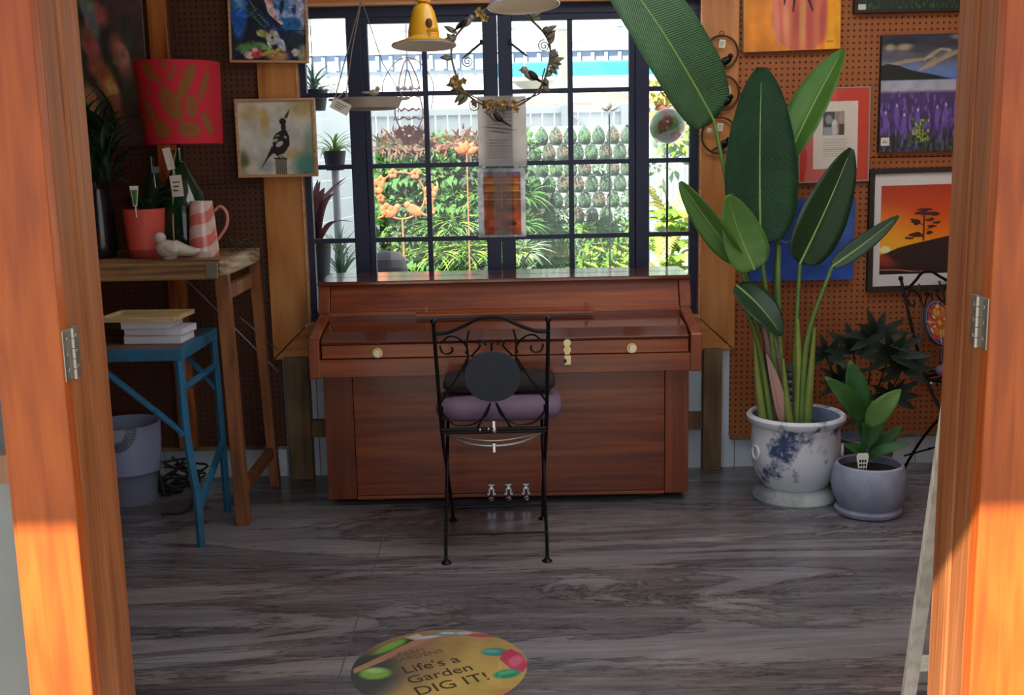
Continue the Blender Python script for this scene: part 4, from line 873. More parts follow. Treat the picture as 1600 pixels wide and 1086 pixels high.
part(tg, 'label_print', MB().prism([(-1.439, 1.267), (-1.431, 1.267), (-1.423, 1.325), (-1.447, 1.325)], 'Y', 4.3335, 4.3345), mat('label_green', '4c7c34', .5)); part(rp, 'label_spike', MB().box(-1.437, -1.433, 4.336, 4.340, 1.22, 1.265), MATS['label_white'])

wh = mat('white_ceramic', 'cfc6b8', .35, coat=.3, c2='b8ae9e', nscale=25)
cbd = thing('ceramic_bird', (-1.30, 4.31, 1.058), 'small white ceramic bird in front of the striped jug', 'ornament')
mb = MB(); mb.ball((-1.312, 4.31, 1.098), .050, .034, .036, 20, 14, Matrix.Rotation(R(-12), 3, 'Y').inverted()); mb.lathe([(0, 1.058), (.026, 1.058), (.03, 1.07)], (-1.31, 4.31, 0), 20, capped=False)
mb.tube([(-1.29, 4.31, 1.105), (-1.25, 4.31, 1.092), (-1.215, 4.31, 1.088), (-1.190, 4.31, 1.092)], lambda t: .026*(1-t)**.8+.005, 12, 4)
part(cbd, 'body', mb, wh, smooth=True, angle=80)
hd = part(cbd, 'head', MB().ball((-1.342, 4.31, 1.142), .024, .021, .022), wh, smooth=True); part(hd, 'beak', MB().lathe([(.006, 0), (0, .018)], (-1.362, 4.31, 1.143), 8, rot=Matrix.Rotation(R(-90), 3, 'Y')), wh, smooth=True)
wg = MB().ball((-1.295, 4.281, 1.100), .030, .008, .016, 14, 8, Matrix.Rotation(R(14), 3, 'Y')); part(cbd, 'wing', wg, wh, smooth=True)

a = Paint(160, 110, 'd8bcb4', 18); s_ = np.sin((a.v*2.4+a.u*2.0)*2*PI+.8*np.sin(a.u*2*PI*2)); a.mix((s_ > .1)*.9, 'd06c60'); a.noise(12, 8, .2, 3)
jx, jy = -1.205, 4.42
jg = thing('striped_jug', (jx, jy, 1.058), 'tapered jug swirled in pink and white at the bench end', 'jug')
painted_part(jg, 'jug_body', a, lambda u, v: (jx+(.044+.016*v-.004*np.maximum(0, v-.9)*10)*np.cos(u*2*PI), jy+(.044+.016*v-.004*np.maximum(0, v-.9)*10)*np.sin(u*2*PI), 1.275-.217*v), PMc)
part(jg, 'jug_inside', MB().lathe([(.044, 1.275), (.040, 1.275), (.050, 1.08), (0, 1.08)], (jx, jy, 0), 32, capped=False), mat('jug_pale', 'd0b4ac', .3, coat=.4), smooth=True)
part(jg, 'handle', MB().tube([(jx+.05, jy, 1.235), (jx+.075, jy, 1.252), (jx+.098, jy, 1.225), (jx+.095, jy, 1.18), (jx+.07, jy, 1.14), (jx+.053, jy, 1.12)], .0065, 10, 6), mat('jug_pink', 'c8807a', .25, coat=.5), smooth=True)

# lamp with a printed red shade on a green glass bottle
a = Paint(260, 90, 'e83048', 19); gd = 'a07430'
rp_ = random.Random(5)
U0 = .62
for base in (.25, .75):
    for (q_, y, rx, ry) in ((.03, .52, .23, .19), (-.42, .14, .15, .11), (.42, .28, .13, .24), (.50, .55, .13, .13), (-.55, .62, .15, .11), (-.28, .82, .22, .11), (.42, .83, .26, .09), (-.02, .07, .06, .05), (-.5, .38, .05, .06), (.08, .2, .07, .05), (-.2, .25, .05, .05), (.78, .3, .06, .2), (.8, .75, .08, .14), (-.8, .3, .05, .2), (-.82, .75, .06, .15), (.2, .12, .05, .05), (-.65, .5, .05, .05), (.25, .68, .06, .04)):
        ph = math.asin(q_)/(2*PI); kx = rx/(2*PI*math.sqrt(max(.15, 1-q_*q_))); a.ell(base+ph, y, kx, ry, gd, rp_.uniform(-.15, .15), .25, .9)
        if rx > .12: a.ell(base+ph, y, kx*.55, ry*.55, 'b4502c', 0, .5, .35)
    for k in range(40):
        q_ = rp_.uniform(-.95, .95); a.ell(base+math.asin(q_)/(2*PI), rp_.uniform(.04, .95), .004, .018, gd, 0, .4, .6)
lx, ly = -1.298, 4.56
lp = thing('table_lamp', (lx-.02, ly, 1.058), 'lamp with printed red drum shade on a green glass bottle', 'lamp')
tlt = R(1.5)
def shfn(u, v):
    t_ = u*2*PI; r = .166-.015*v; x = r*np.cos(t_); z = .318*(.5-v); return (lx+x*math.cos(tlt)-z*math.sin(tlt)*-1*-1, ly+r*np.sin(t_), 1.655+z*math.cos(tlt)+x*math.sin(tlt)*-.3)
so = painted_part(lp, 'lamp_shade', a, shfn, printmat('shade_print', .7, trans=.35))
md = so.modifiers.new('thickness', 'SOLIDIFY'); md.thickness = .002
part(lp, 'shade_ring', MB().tube([(lx+.001+.150*math.cos(i*PI/24), ly+.150*math.sin(i*PI/24), 1.499) for i in range(48)], .003, 6, closed=True), mat('shade_trim', 'c0303c', .6), smooth=True)
bg_ = mat('green_bottle_glass', '2c4c30', .08, trans=.55, coat=.4)
part(lp, 'bottle', MB().lathe([(0, 1.060), (.095, 1.060), (.108, 1.075), (.112, 1.17), (.106, 1.24), (.082, 1.31), (.042, 1.38), (.022, 1.42), (.018, 1.445), (.022, 1.465), (.022, 1.475), (0, 1.475)], (lx-.02, ly, 0), 40, capped=False), bg_, smooth=True)
part(lp, 'stem', MB().lathe([(.008, 1.475), (.008, 1.49), (.006, 1.495), (.006, 1.54), (.014, 1.545), (.014, 1.58)], (lx-.02, ly, 0), 16), chrome, smooth=True)
part(lp, 'cord', MB().tube([(lx-.025, ly-.02, 1.475), (lx-.03, ly-.05, 1.42), (lx-.03, ly-.085, 1.30), (lx-.03, ly-.115, 1.17), (lx-.03, ly-.12, 1.07)], .003, 6, 5), mat('cord_clear', 'c0b8a0', .3), smooth=True)
tgm = mat('card_tag', 'd8d0c4', .7)
def tagcard(par, x, y, z, w_, h_, ang, ink_=True, name='price_tag'):
    rt_ = rot2(x, z, ang); P4 = [rt_(x-w_/2, z-h_/2), rt_(x+w_/2, z-h_/2), rt_(x+w_/2, z+h_/2), rt_(x-w_/2, z+h_/2)]
    o = part(par, name, MB().prism(P4, 'Y', y, y+.0015), tgm)
    if ink_:
        mb = MB()
        for k in range(3):
            q4 = [rt_(x-w_*.3, z-h_*.25+k*h_*.2), rt_(x+w_*(.1+.1*k), z-h_*.25+k*h_*.2), rt_(x+w_*(.1+.1*k), z-h_*.19+k*h_*.2), rt_(x-w_*.3, z-h_*.19+k*h_*.2)]; mb.prism(q4, 'Y', y-.0006, y)
        part(o, 'tag_print', mb, ink)
    return o
tagcard(lp, -1.318, 4.415, 1.44, .03, .085, R(12), False); tagcard(lp, -1.293, 4.41, 1.335, .046, .082, R(4))
part(lp, 'tag_string', MB().tube([(-1.318, 4.50, 1.475), (-1.312, 4.42, 1.47), (-1.295, 4.412, 1.372)], .001, 4, 4), tgm)
# dark bottle behind the coral pot
bb = thing('dark_bottle', (-1.50, 4.60, 1.058), 'dark green long-necked bottle behind the coral pot', 'bottle')
part(bb, 'bottle_body', MB().lathe([(0, 1.060), (.06, 1.060), (.066, 1.07), (.066, 1.22), (.05, 1.30), (.022, 1.38), (.016, 1.44), (.018, 1.45), (0, 1.45)], (-1.445, 4.6, 0), 32, capped=False), bg_, smooth=True)
part(bb, 'bottle_label', MB().box(-1.425, -1.395, 4.53, 4.533, 1.385, 1.41), mat('dim_label', '808890', .6))
# dark spiky plant in a vase at far left of the bench
sp = thing('spiky_plant', (-1.62, 4.45, 1.058), 'dark spiky-leaved plant in a black vase at the far left', 'plant')
part(sp, 'vase', MB().lathe([(0, 1.060), (.055, 1.060), (.065, 1.10), (.060, 1.25), (.045, 1.32), (.048, 1.33), (.03, 1.33)], (-1.62, 4.45, 0), 32, capped=False), mat('black_glaze', '14161a', .25, coat=.5), smooth=True)
mb = MB(); r2 = random.Random(31)
for k in range(120):
    an = r2.uniform(0, 2*PI); h0 = r2.uniform(1.32, 1.56); ln = r2.uniform(.14, .28); e = r2.uniform(-.1, 1.1)
    b_ = Vector((-1.62+r2.uniform(-.05, .08), 4.45+r2.uniform(-.04, .04), h0)); tp = b_+Vector((ln*math.cos(an)*math.cos(e), ln*.8*math.sin(an)*math.cos(e), ln*math.sin(e))); mb.leaf(b_, tp, .022, (0, 0, 1), .18, .15, 6, a=.7, cross=2)
part(sp, 'foliage', mb, dkleaf, smooth=True)
mb = MB()
for k in range(5): mb.tube([(-1.62, 4.45, 1.30), (-1.62+r2.uniform(-.06, .06), 4.45+r2.uniform(-.04, .04), 1.56)], .004, 5)
part(sp, 'stems', mb, dkleaf)
dt = MB(); r2 = random.Random(9)
for k in range(5): dt.tube([(-1.11+r2.uniform(-.03, .03), 4.62+r2.uniform(-.1, .1), 1.062), (-1.14+r2.uniform(-.05, .08), 4.66, 1.09+r2.uniform(0, .03)), (-1.06+r2.uniform(-.07, .02), 4.72, 1.064)], .003, 5, 4)
single('dried_twigs', dt, mat('twig', '4c3c2c', .8), (-1.1, 4.65, 1.058), 'few dry twigs lying at the back end of the bench', 'twigs', smooth=True)

# ================================================================== HANGING THINGS
rustm = mat('brown_iron', '3c2c20', .6, metal=.5, c2='5c4028', nscale=20)
# three linked iron hoops on the right window casing
prev = None
for i, (x, z, r, lb) in enumerate(((.913, 1.835, .069, 'topmost of three linked iron hoops on the right casing, square tag'), (.917, 1.668, .072, 'middle hoop of the three on the right casing, with a white shell disc'), (.908, 1.490, .076, 'lowest of the three linked iron hoops, half behind the big leaf'))):
    h = thing('iron_hoop', (x, 4.895, z-r), lb, 'ornament', 'linked iron hoops on the right casing')
    part(h, 'ring', MB().tube([(x+r*math.cos(k*PI/20), 4.885, z+r*math.sin(k*PI/20)) for k in range(40)], .0045, 8, closed=True), rustm, smooth=True)
    part(h, 'link', MB().tube([(x+.009*math.cos(k*PI/8), 4.885, z+r+.010+.009*math.sin(k*PI/8)) for k in range(16)], .002, 6, closed=True), rustm)
    if i < 3:
        bx_ = x+.018; bz = z-r*.5; mb = MB().ball((bx_, 4.883, bz), .026, .010, .016, 14, 8, Matrix.Rotation(R(-25), 3, 'Y')); mb.ball((bx_+.020, 4.883, bz+.019), .011, seg=10, rings=8)
        mb.tube([(bx_-.018, 4.883, bz-.008), (bx_-.05, 4.883, bz-.025)], lambda t: .006-.003*t, 6); mb.tube([(bx_, 4.883, bz-.012), (bx_-.004, 4.883, z-r)], .002, 5); part(h, 'bird', mb, black, smooth=True)
    tagcard(h, x+(.0 if i != 1 else -.012), 4.872, z+(.035 if i != 1 else .05), .026 if i != 1 else .022, .034 if i != 1 else .026, R(-8))
    if i == 1: part(h, 'shell_disc', MB().lathe([(0, -.004), (.012, -.005), (.02, -.003), (.028, .0), (.028, .003), (0, .003)], (x+.008, 4.868, z+.008), 28, 'Y', capped=False), mat('shell', 'dcd4c4', .5, c2='a89c8c', nscale=90), smooth=True)
    if i == 2: part(h, 'shell_disc', MB().lathe([(0, -.004), (.008, -.005), (.013, 0), (0, .003)], (x-.045, 4.876, z+.02), 20, 'Y', capped=False), MATS['shell'], smooth=True)

# yellow bell-shaped bird house and white enamel shade hanging in the room
yel = mat('yellow_enamel', 'e0a41c', .35, coat=.3); crm = mat('cream_enamel', 'c8b8a4', .5)
yx, yy, yz = -.276, 3.9, 1.806; ti = Matrix.Rotation(R(-4.5), 3, 'X')
bh = thing('hanging_birdhouse', (yx, yy, yz), 'yellow bell-shaped hanging bird feeder with a wide brim', 'bird feeder')
part(bh, 'brim', MB().lathe([(.05, .022), (.075, .008), (.107, -.004), (.110, -.006), (.108, -.009), (.05, .002), (.0, .004)], (yx, yy, yz), 48, rot=ti, capped=False), crm, smooth=True)
part(bh, 'brim_top', MB().lathe([(.045, .0235), (.075, .0095), (.108, -.0025)], (yx, yy, yz), 48, rot=ti, capped=False), yel, smooth=True)
part(bh, 'bell', MB().lathe([(.054, .015), (.052, .04), (.046, .075), (.038, .105), (.030, .122), (.016, .132), (.008, .134)], (yx, yy, yz), 40, rot=ti, capped=False), yel, smooth=True)
part(bh, 'top_knob', MB().lathe([(.008, .132), (.024, .137), (.026, .145), (.018, .152), (.0, .154)], (yx, yy, yz), 24, rot=ti, capped=False), yel, smooth=True)
ho = mat('feeder_dark', '5c3c10', .8)
part(bh, 'entrance', MB().ball((yx+.022, yy-.043, yz+.062), .012, .008, .016, 14, 10), ho, smooth=True); part(bh, 'perch', MB().tube([(yx+.018, yy-.046, yz+.040), (yx+.052, yy-.066, yz+.036)], .006, 8), yel, smooth=True)
part(bh, 'cord', MB().tube([(yx, yy, yz+.15), (yx, yy, 2.6)], .0015, 6), rustm)
sx_, sy_, sz_ = .061, 3.8, 1.911
ws = thing('pendant_lamp', (sx_, sy_, sz_), 'white enamel hanging shade at the top centre, cream inside', 'lamp')
ti2 = Matrix.Rotation(R(-6), 3, 'X') @ Matrix.Rotation(R(-2.5), 3, 'Y')
part(ws, 'shade', MB().lathe([(.116, -.002), (.117, .002), (.108, .020), (.085, .045), (.05, .062), (.02, .07), (.02, .10), (0, .10)], (sx_, sy_, sz_), 48, rot=ti2, capped=False), mat('lilac_enamel', 'b0a8c4', .3, coat=.4), smooth=True)
part(ws, 'shade_lining', MB().lathe([(.112, 0), (.104, .006), (.06, .012), (0, .014)], (sx_, sy_, sz_), 48, rot=ti2, capped=False), mat('cream_lining', 'e4d8b8', .5), smooth=True)
part(ws, 'rim', MB().tube([tuple(ti2 @ Vector((.1165*math.cos(k*PI/24), .1165*math.sin(k*PI/24), 0))+Vector((sx_, sy_, sz_))) for k in range(48)], .003, 8, closed=True), mat('rim_white', 'dcdce8', .25, coat=.4), smooth=True)
part(ws, 'cord', MB().tube([(sx_, sy_, sz_+.09), (sx_, sy_, 2.6)], .003, 6), black)
# hanging dish with bird
hx, hy, hz = -.555, 4.62, 1.64
hd = thing('hanging_bird_dish', (hx, hy, 1.617), 'shallow grey dish on strings with a tiny bird on its rim', 'bird feeder')
dish = mat('stoneware', '9c9084', .7, c2='b0a698', nscale=12)
part(hd, 'dish', MB().lathe([(0, 1.617), (.100, 1.617), (.118, 1.624), (.132, 1.655), (.137, 1.664), (.131, 1.664), (.112, 1.63), (0, 1.626)], (hx, hy, 0), 48, capped=False), dish, smooth=True)
for s in (-1, 1): part(hd, 'lug', MB().tube([(hx+s*.125, hy-.02, 1.657), (hx+s*.155, hy-.012, 1.66), (hx+s*.155, hy+.012, 1.66), (hx+s*.125, hy+.02, 1.657)], .005, 8, 5), dish, smooth=True)
strg = mat('jute_string', '8c8478', .9)
part(hd, 'string', MB().tube([(hx-.14, hy, 1.66), (hx-.02, hy, 2.03), (hx-.015, hy, 2.3)], .0025, 6), strg); part(hd, 'string', MB().tube([(hx-.08, hy-.10, 1.665), (hx-.055, hy-.04, 1.85), (hx-.015, hy, 2.04)], .0022, 6), strg)
part(hd, 'string', MB().tube([(hx+.14, hy, 1.66), (hx+.06, hy, 1.80), (hx-.012, hy, 2.04)], .0018, 6), strg)
tagcard(hd, hx-.095, hy-.145, 1.628, .075, .045, R(-28)); part(hd, 'tag_bow', MB().tube([(hx-.13, hy-.14, 1.655), (hx-.10, hy-.145, 1.665), (hx-.075, hy-.14, 1.685), (hx-.07, hy-.14, 1.66), (hx-.12, hy-.14, 1.65)], .003, 6, 4), strg, smooth=True)
mb = MB().ball((hx+.035, hy-.125, 1.679), .020, .013, .013).ball((hx+.050, hy-.125, 1.693), .010, seg=12, rings=8); mb.tube([(hx+.02, hy-.125, 1.679), (hx-.012, hy-.125, 1.680)], lambda t: .007-.004*t, 6); part(hd, 'rim_bird', mb, dish, smooth=True)
# vine wreath with birds
vx, vy, vz = -.020, 4.50, 1.80
vw = thing('vine_wreath', (vx, vy, 1.60), 'round metal vine wreath with leaves, two birds and a nest', 'wreath')
vm = mat('vine_metal', '54483c', .55, metal=.4, c2='7c6a50', nscale=30); lfm = mat('vine_leaf', '5c5a48', .5, metal=.3, c2='787058', nscale=20); gold = mat('vine_gold', '94743c', .45, metal=.5)
ring = [(vx+.192*math.cos(a_)*(1+.03*math.sin(5*a_)), vy+.01*math.sin(3*a_), vz+.192*math.sin(a_)*(1+.03*math.cos(4*a_))) for a_ in [k*PI/24 for k in range(48)]]
part(vw, 'vine', MB().tube(ring, .0042, 7, closed=True), vm, smooth=True)
part(vw, 'vine', MB().tube([(p_[0]*1.0+.012*math.sin(k*.8), p_[1]-.01, p_[2]+.012*math.cos(k*.8)) for k, p_ in enumerate(ring)][26:47], .0028, 6), vm, smooth=True)
r2 = random.Random(17)
for k in range(46):
    a_ = r2.uniform(0, 2*PI)
    if k < 32: a_ = r2.choice([r2.uniform(2.3, 3.9), r2.uniform(-.5, 1.2)])
    b_ = Vector((vx+.192*math.cos(a_), vy-.005, vz+.192*math.sin(a_))); an = a_+r2.uniform(-1.4, 1.4); ln = r2.uniform(.035, .06); tp = b_+Vector((ln*math.cos(an), r2.uniform(-.012, .012), ln*math.sin(an)))
    part(vw, 'leaf', MB().leaf(b_, tp, .022, (0, -1, .2), .08, .15, 5, cross=2), lfm, smooth=True, solid=.0008)
for x, z in ((-.126, 1.621), (-.150, 1.790), (.149, 1.843)):
    part(vw, 'spiral', MB().tube([(p_[0], vy-.005, p_[2]) for p_ in scroll(x, z, .024, 2, 1.5, 1, 0, 30, .004)], .0022, 6), vm, smooth=True)
def flower(par, c, r, m, name='flower', n=5):
    mb = MB()
    for k in range(n):
        a_ = 2*PI*k/n+.3; c_ = Vector(c); mb.leaf(c_, c_+Vector((r*math.cos(a_), -.008, r*math.sin(a_))), r*.8, (0, -1, 0), .15, .1, 4, cross=2, b=.5)
    mb.ball(c, r*.22, seg=8, rings=6); return part(par, name, mb, m, smooth=True)
for x, z, r in ((-.204, 1.721, .019), (-.185, 1.705, .017), (-.168, 1.715, .016), (-.10, 1.97, .02), (-.08, 1.95, .018), (-.195, 1.70, .015)): flower(vw, (x, vy-.012, z), r, gold)
def wbird(par, x, y, z, s, L_, name='bird', up=.5):
    mb = MB(); mb.ball((x, y, z), .026*L_, .014*L_, .016*L_, 14, 10, Matrix.Rotation(R(-28*s*-1), 3, 'Y')); part_ = part(par, name, mb, mat('bird_grey', '8c8078', .5) if 'bird_grey' not in MATS else MATS['bird_grey'], smooth=True)
    part(part_, 'head', MB().ball((x-s*.022*L_, y, z+.018*L_), .0125*L_, seg=12, rings=8).lathe([(.004*L_, 0), (0, .012*L_)], (x-s*.032*L_, y, z+.018*L_), 8, rot=Matrix.Rotation(R(-90*s), 3, 'Y')), MATS['bird_grey'], smooth=True)
    part(part_, 'wing', MB().ball((x+s*.008*L_, y-.010*L_, z-.002*L_), .022*L_, .006*L_, .011*L_, 12, 8, Matrix.Rotation(R(38*s), 3, 'Y')), black, smooth=True)
    part(part_, 'tail', MB().tube([(x+s*.02*L_, y, z-.012*L_), (x+s*.055*L_, y, z-.034*L_)], lambda t: (.006-.0035*t)*L_, 6), black)
wbird(vw, .095, vy-.012, 1.732, 1, 1.15); wbird(vw, -.152, vy-.012, 1.936, -1, .95); wbird(vw, -.045, vy-.02, 1.575, 1, 1.1)
mb = MB()
for k in range(14):
    a_ = r2.uniform(0, PI); mb.tube([(-.045+.05*math.cos(t_+a_)*1.0, vy+.03*math.sin(t_+a_), 1.625+r2.uniform(-.012, .012)+.008*math.sin(3*t_)) for t_ in [j*PI/8 for j in range(17)]], .0022, 5)
part(vw, 'nest', mb, gold, smooth=True)
for k in range(8): flower(vw, (-.075+r2.uniform(0, .11), vy-.03, 1.60+r2.uniform(-.02, .03)), .016, vm if k % 2 else gold)
part(vw, 'hanger', MB().tube([(vx, vy, 1.99), (vx, vy, 2.6)], .002, 6), vm)

# ================================================================== BIG POTTED PLANT
def pmix(n_, c, c2, pos): return mat(n_, c, .8, c2=c2, nscale=4.5, bump=.25, bscale=40, pos=pos)
agedpot = pmix('aged_pot', '3c4a74', 'dce0e8', (.385, .45)); agedfoot = pmix('aged_foot', '70747c', 'b4bab8', (.35, .6)); potin = mat('pot_inside_blue', '54688c', .8, c2='8494b0', nscale=8)
bx0, by0 = 1.160, 4.475
bp = thing('potted_bird_of_paradise', (bx0, by0, 0), 'tall broad-leaved plant in a large white pot worn to blue', 'plant')
part(bp, 'pot', MB().lathe([(.130, .062), (.145, .085), (.165, .12), (.178, .18), (.180, .25), (.178, .318), (.184, .322), (.198, .338), (.200, .352), (.192, .362), (.180, .362), (.168, .34), (.164, .25), (0, .24)], (bx0, by0, 0), 56, capped=False), agedpot, smooth=True)
part(bp, 'pot_foot', MB().lathe([(0, 0), (.165, 0), (.170, .012), (.165, .030), (.150, .050), (.132, .062)], (bx0, by0, 0), 56, capped=False), agedfoot, smooth=True)
part(bp, 'pot_lining', MB().lathe([(.181, .3625), (.167, .34), (.163, .25)], (bx0, by0, 0), 56, capped=False), potin, smooth=True)
part(bp, 'soil', MB().lathe([(0, .305), (.165, .295)], (bx0, by0, 0), 24, capped=False), MATS['soil'])
for an in (R(200), R(340)):
    c_ = Vector((bx0+.182*math.cos(an), by0+.182*math.sin(an), .215)); part(bp, 'ring_handle', MB().tube([c_+Vector((.006*math.cos(an)+.0, 0, 0))+Vector((-math.sin(an)*.022*math.cos(k*PI/8), math.cos(an)*.022*math.cos(k*PI/8), .026*math.sin(k*PI/8))) for k in range(16)], .006, 8, closed=True), agedpot, smooth=True)
lf1 = leafmat('broad_leaf', '183c22', '24502c', .25, 230, 3, .2, .9); lfu = leafmat('broad_leaf_underside', '3a5c3c', '48704a', .45, 200, 3, .3); lf2 = leafmat('broad_leaf_light', '4c7c34', '5f8c3c', .35, 200, 3, .3); lfd = leafmat('broad_leaf_dark', '1a3c22', '24482a', .3, 220, 3); rib = mat('leaf_rib', '7c9c54', .4); pet = mat('petiole_green', '4c6c34', .45, c2='66843c', nscale=6); sheath = mat('sheath_green', '647c34', .5, c2='8c9444', nscale=6); sheathb = mat('sheath_brown', '5c4440', .6, c2='8c6c64', nscale=9)
def bigleaf(base, tip, w_, nrm, m, bend=.06, fold=.12, a_=.75, b_=.5, ribm=rib, n=26, wave=.006, petp=None, pr_=.009, lb=None):
    mb = MB().leaf(base, tip, w_, nrm, bend, fold, n, a_, b_, wave, 8)
    o = part(bp, 'leaf', mb, m, smooth=True, angle=80, solid=.0012, label=lb)
    B, T, N = Vector(base), Vector(tip), Vector(nrm); d = T-B; L_ = d.length; dd = d.normalized(); N = (N-dd*N.dot(dd)).normalized()
    part(o, 'midrib', MB().tube([B+d*t+N*(bend*L_*math.sin(PI*t)+.001) for t in [k/12 for k in range(12)]], lambda t: .0055*(1-.8*t), 8), ribm, smooth=True)
    if petp: part(bp, 'petiole', MB().tube(petp, lambda t: pr_*(1.7-.9*t), 10, 6), pet, smooth=True)
bigleaf((.813, 4.50, 1.545), (.24, 4.25, 2.30), .30, (.25, -1, .35), lfu, .05, .18, .55, .45, petp=[(1.085, 4.5, .30), (1.059, 4.5, .586), (.949, 4.5, .93), (.866, 4.5, 1.315), (.813, 4.5, 1.545)])
bigleaf((.993, 4.44, 1.055), (.998, 4.50, 1.745), .29, (0, -1, .1), lf1, -.03, .22, .66, .5, petp=[(1.099, 4.46, .30), (1.025, 4.45, .831), (.993, 4.44, 1.055)])
bigleaf((1.13, 4.62, 1.37), (1.364, 4.66, 1.82), .165, (-.75, -1, .5), lf2, .03, .45, .8, .6, petp=[(1.122, 4.52, .30), (1.098, 4.6, .729), (1.104, 4.62, 1.046), (1.13, 4.62, 1.37)])
bigleaf((1.162, 4.48, .974), (1.375, 4.55, 1.425), .20, (.1, -1, 0), lfd, .03, .2, .62, .55, petp=[(1.162, 4.47, .30), (1.153, 4.48, .614), (1.162, 4.48, .974)])
bigleaf((1.274, 4.42, .965), (1.510, 4.36, 1.165), .075, (-.2, -1, .6), lfd, -.06, .3, .7, .55, petp=[(1.17, 4.44, .30), (1.19, 4.44, .673), (1.274, 4.42, .965)])
bigleaf((.905, 4.40, .99), (.655, 4.32, 1.315), .105, (-.5, -1, .1), lf2, .05, .4, .8, .5, petp=[(1.04, 4.44, .30), (.968, 4.42, .759), (.905, 4.40, .99)])
bigleaf((.955, 4.37, .965), (.84, 4.34, 1.26), .185, (.25, -1, .2), lf2, -.05, .25, .6, .55, lb='rounded lower leaf lobe, yellow green')
bigleaf((.887, 4.38, .905), (1.050, 4.30, .715), .135, (.3, -1, .5), lfd, .08, .2, .8, .5, petp=[(1.048, 4.40, .30), (.984, 4.40, .658), (.887, 4.38, .905)], pr_=.007)
part(bp, 'petiole', MB().tube([(1.115, 4.47, .30), (1.075, 4.46, .80), (1.075, 4.48, 1.05)], .010, 8, 5), pet, smooth=True)
for pts, r_0, m_ in (([(1.06, 4.46, .27), (1.055, 4.46, .45), (1.035, 4.46, .62), (1.015, 4.46, .74)], .034, sheathb), ([(1.105, 4.45, .27), (1.095, 4.46, .5), (1.06, 4.46, .68)], .022, sheathb), ([(1.03, 4.43, .27), (.99, 4.42, .50), (.97, 4.42, .72)], .024, sheath), ([(1.165, 4.46, .27), (1.165, 4.46, .5), (1.155, 4.47, .75)], .030, sheath), ([(1.195, 4.45, .27), (1.205, 4.44, .5), (1.215, 4.43, .72)], .024, sheath), ([(1.125, 4.40, .27), (1.10, 4.40, .45), (1.085, 4.41, .60)], .020, sheath)):
    part(bp, 'leaf_sheath', MB().tube(pts, lambda t, r_0=r_0: r_0*(1-.72*t), 10, 5), m_, smooth=True)
part(bp, 'dry_sheath', MB().leaf((1.09, 4.41, .31), (1.02, 4.42, .62), .05, (.3, -1, 0), .05, .5, 8), mat('dry_pink', 'b08c84', .7), smooth=True, solid=.001)
# small plant in a grey pot
gx, gy = 1.402, 4.270
gp = thing('potted_cast_iron_plant', (gx, gy, 0), 'small leafy plant with a white label in a round grey-blue pot', 'plant')
gpm = mat('grey_pot', '848aa4', .75, c2='a0a6b8', nscale=10, bump=.15)
part(gp, 'pot', MB().lathe([(.112, .032), (.118, .040), (.138, .075), (.146, .12), (.142, .165), (.130, .200), (.122, .205), (.118, .200), (.130, .12), (0, .10)], (gx, gy, 0), 48, capped=False), gpm, smooth=True)
part(gp, 'saucer', MB().lathe([(0, 0), (.115, 0), (.126, .006), (.130, .020), (.124, .030), (.112, .033)], (gx, gy, 0), 48, capped=False), gpm, smooth=True)
part(gp, 'soil', MB().lathe([(0, .175), (.126, .170)], (gx, gy, 0), 24, capped=False), MATS['soil'])
gl1 = leafmat('small_leaf', '2c5c2c', '3c7034', .35, 60, 6); gl2 = leafmat('small_leaf_light', '4c7c2c', '64883a', .35, 60, 6)
SH = Vector((-.018, -.065, 0))
for (b_, t_, w_, nr, m_, bd) in (((1.39, 4.33, .37), (1.215, 4.27, .565), .085, (.3, -1, .3), gl1, .08), ((1.385, 4.34, .39), (1.330, 4.34, .615), .095, (0, -1, .1), gl1, .03), ((1.40, 4.33, .35), (1.52, 4.30, .505), .085, (-.3, -1, .5), gl2, .1), ((1.41, 4.34, .22), (1.545, 4.25, .30), .05, (0, -1, 1), gl1, .1), ((1.40, 4.36, .25), (1.50, 4.40, .42), .07, (-.2, -1, .3), gl1, .05), ((1.42, 4.36, .22), (1.56, 4.38, .34), .05, (0, -1, .6), gl1, .05), ((1.40, 4.33, .22), (1.29, 4.26, .30), .05, (0, -1, .8), gl1, .1), ((1.40, 4.38, .30), (1.42, 4.45, .50), .07, (0, -1, .2), gl1, .05)):
    b_ = Vector(b_)+SH; t_ = Vector(t_)+SH
    o = part(gp, 'leaf', MB().leaf(b_, t_, w_, nr, bd, .25, 12, .8, .7, 0, 6), m_, smooth=True, solid=.0008)
    part(gp, 'stalk', MB().tube([(gx-.02, gy, .17), ((gx-.02+b_[0])/2, (gy+b_[1])/2, .17+(b_[2]-.17)*.5), b_], .0035, 6, 3), gl1, smooth=True)
tg = part(gp, 'plant_label', MB().prism([(1.338, .180), (1.364, .180), (1.375, .250), (1.370, .262), (1.332, .262), (1.327, .250)], 'Y', 4.197, 4.1995), MATS['label_white'], label='white plant label with dark printing')
pb = MB()
for k in range(9): xk = 1.338+(k % 3)*.010; zk = .194+(k//3)*.016; pb.box(xk, xk+.007, 4.1962, 4.197, zk, zk+.010)
part(tg, 'label_print', pb, black)
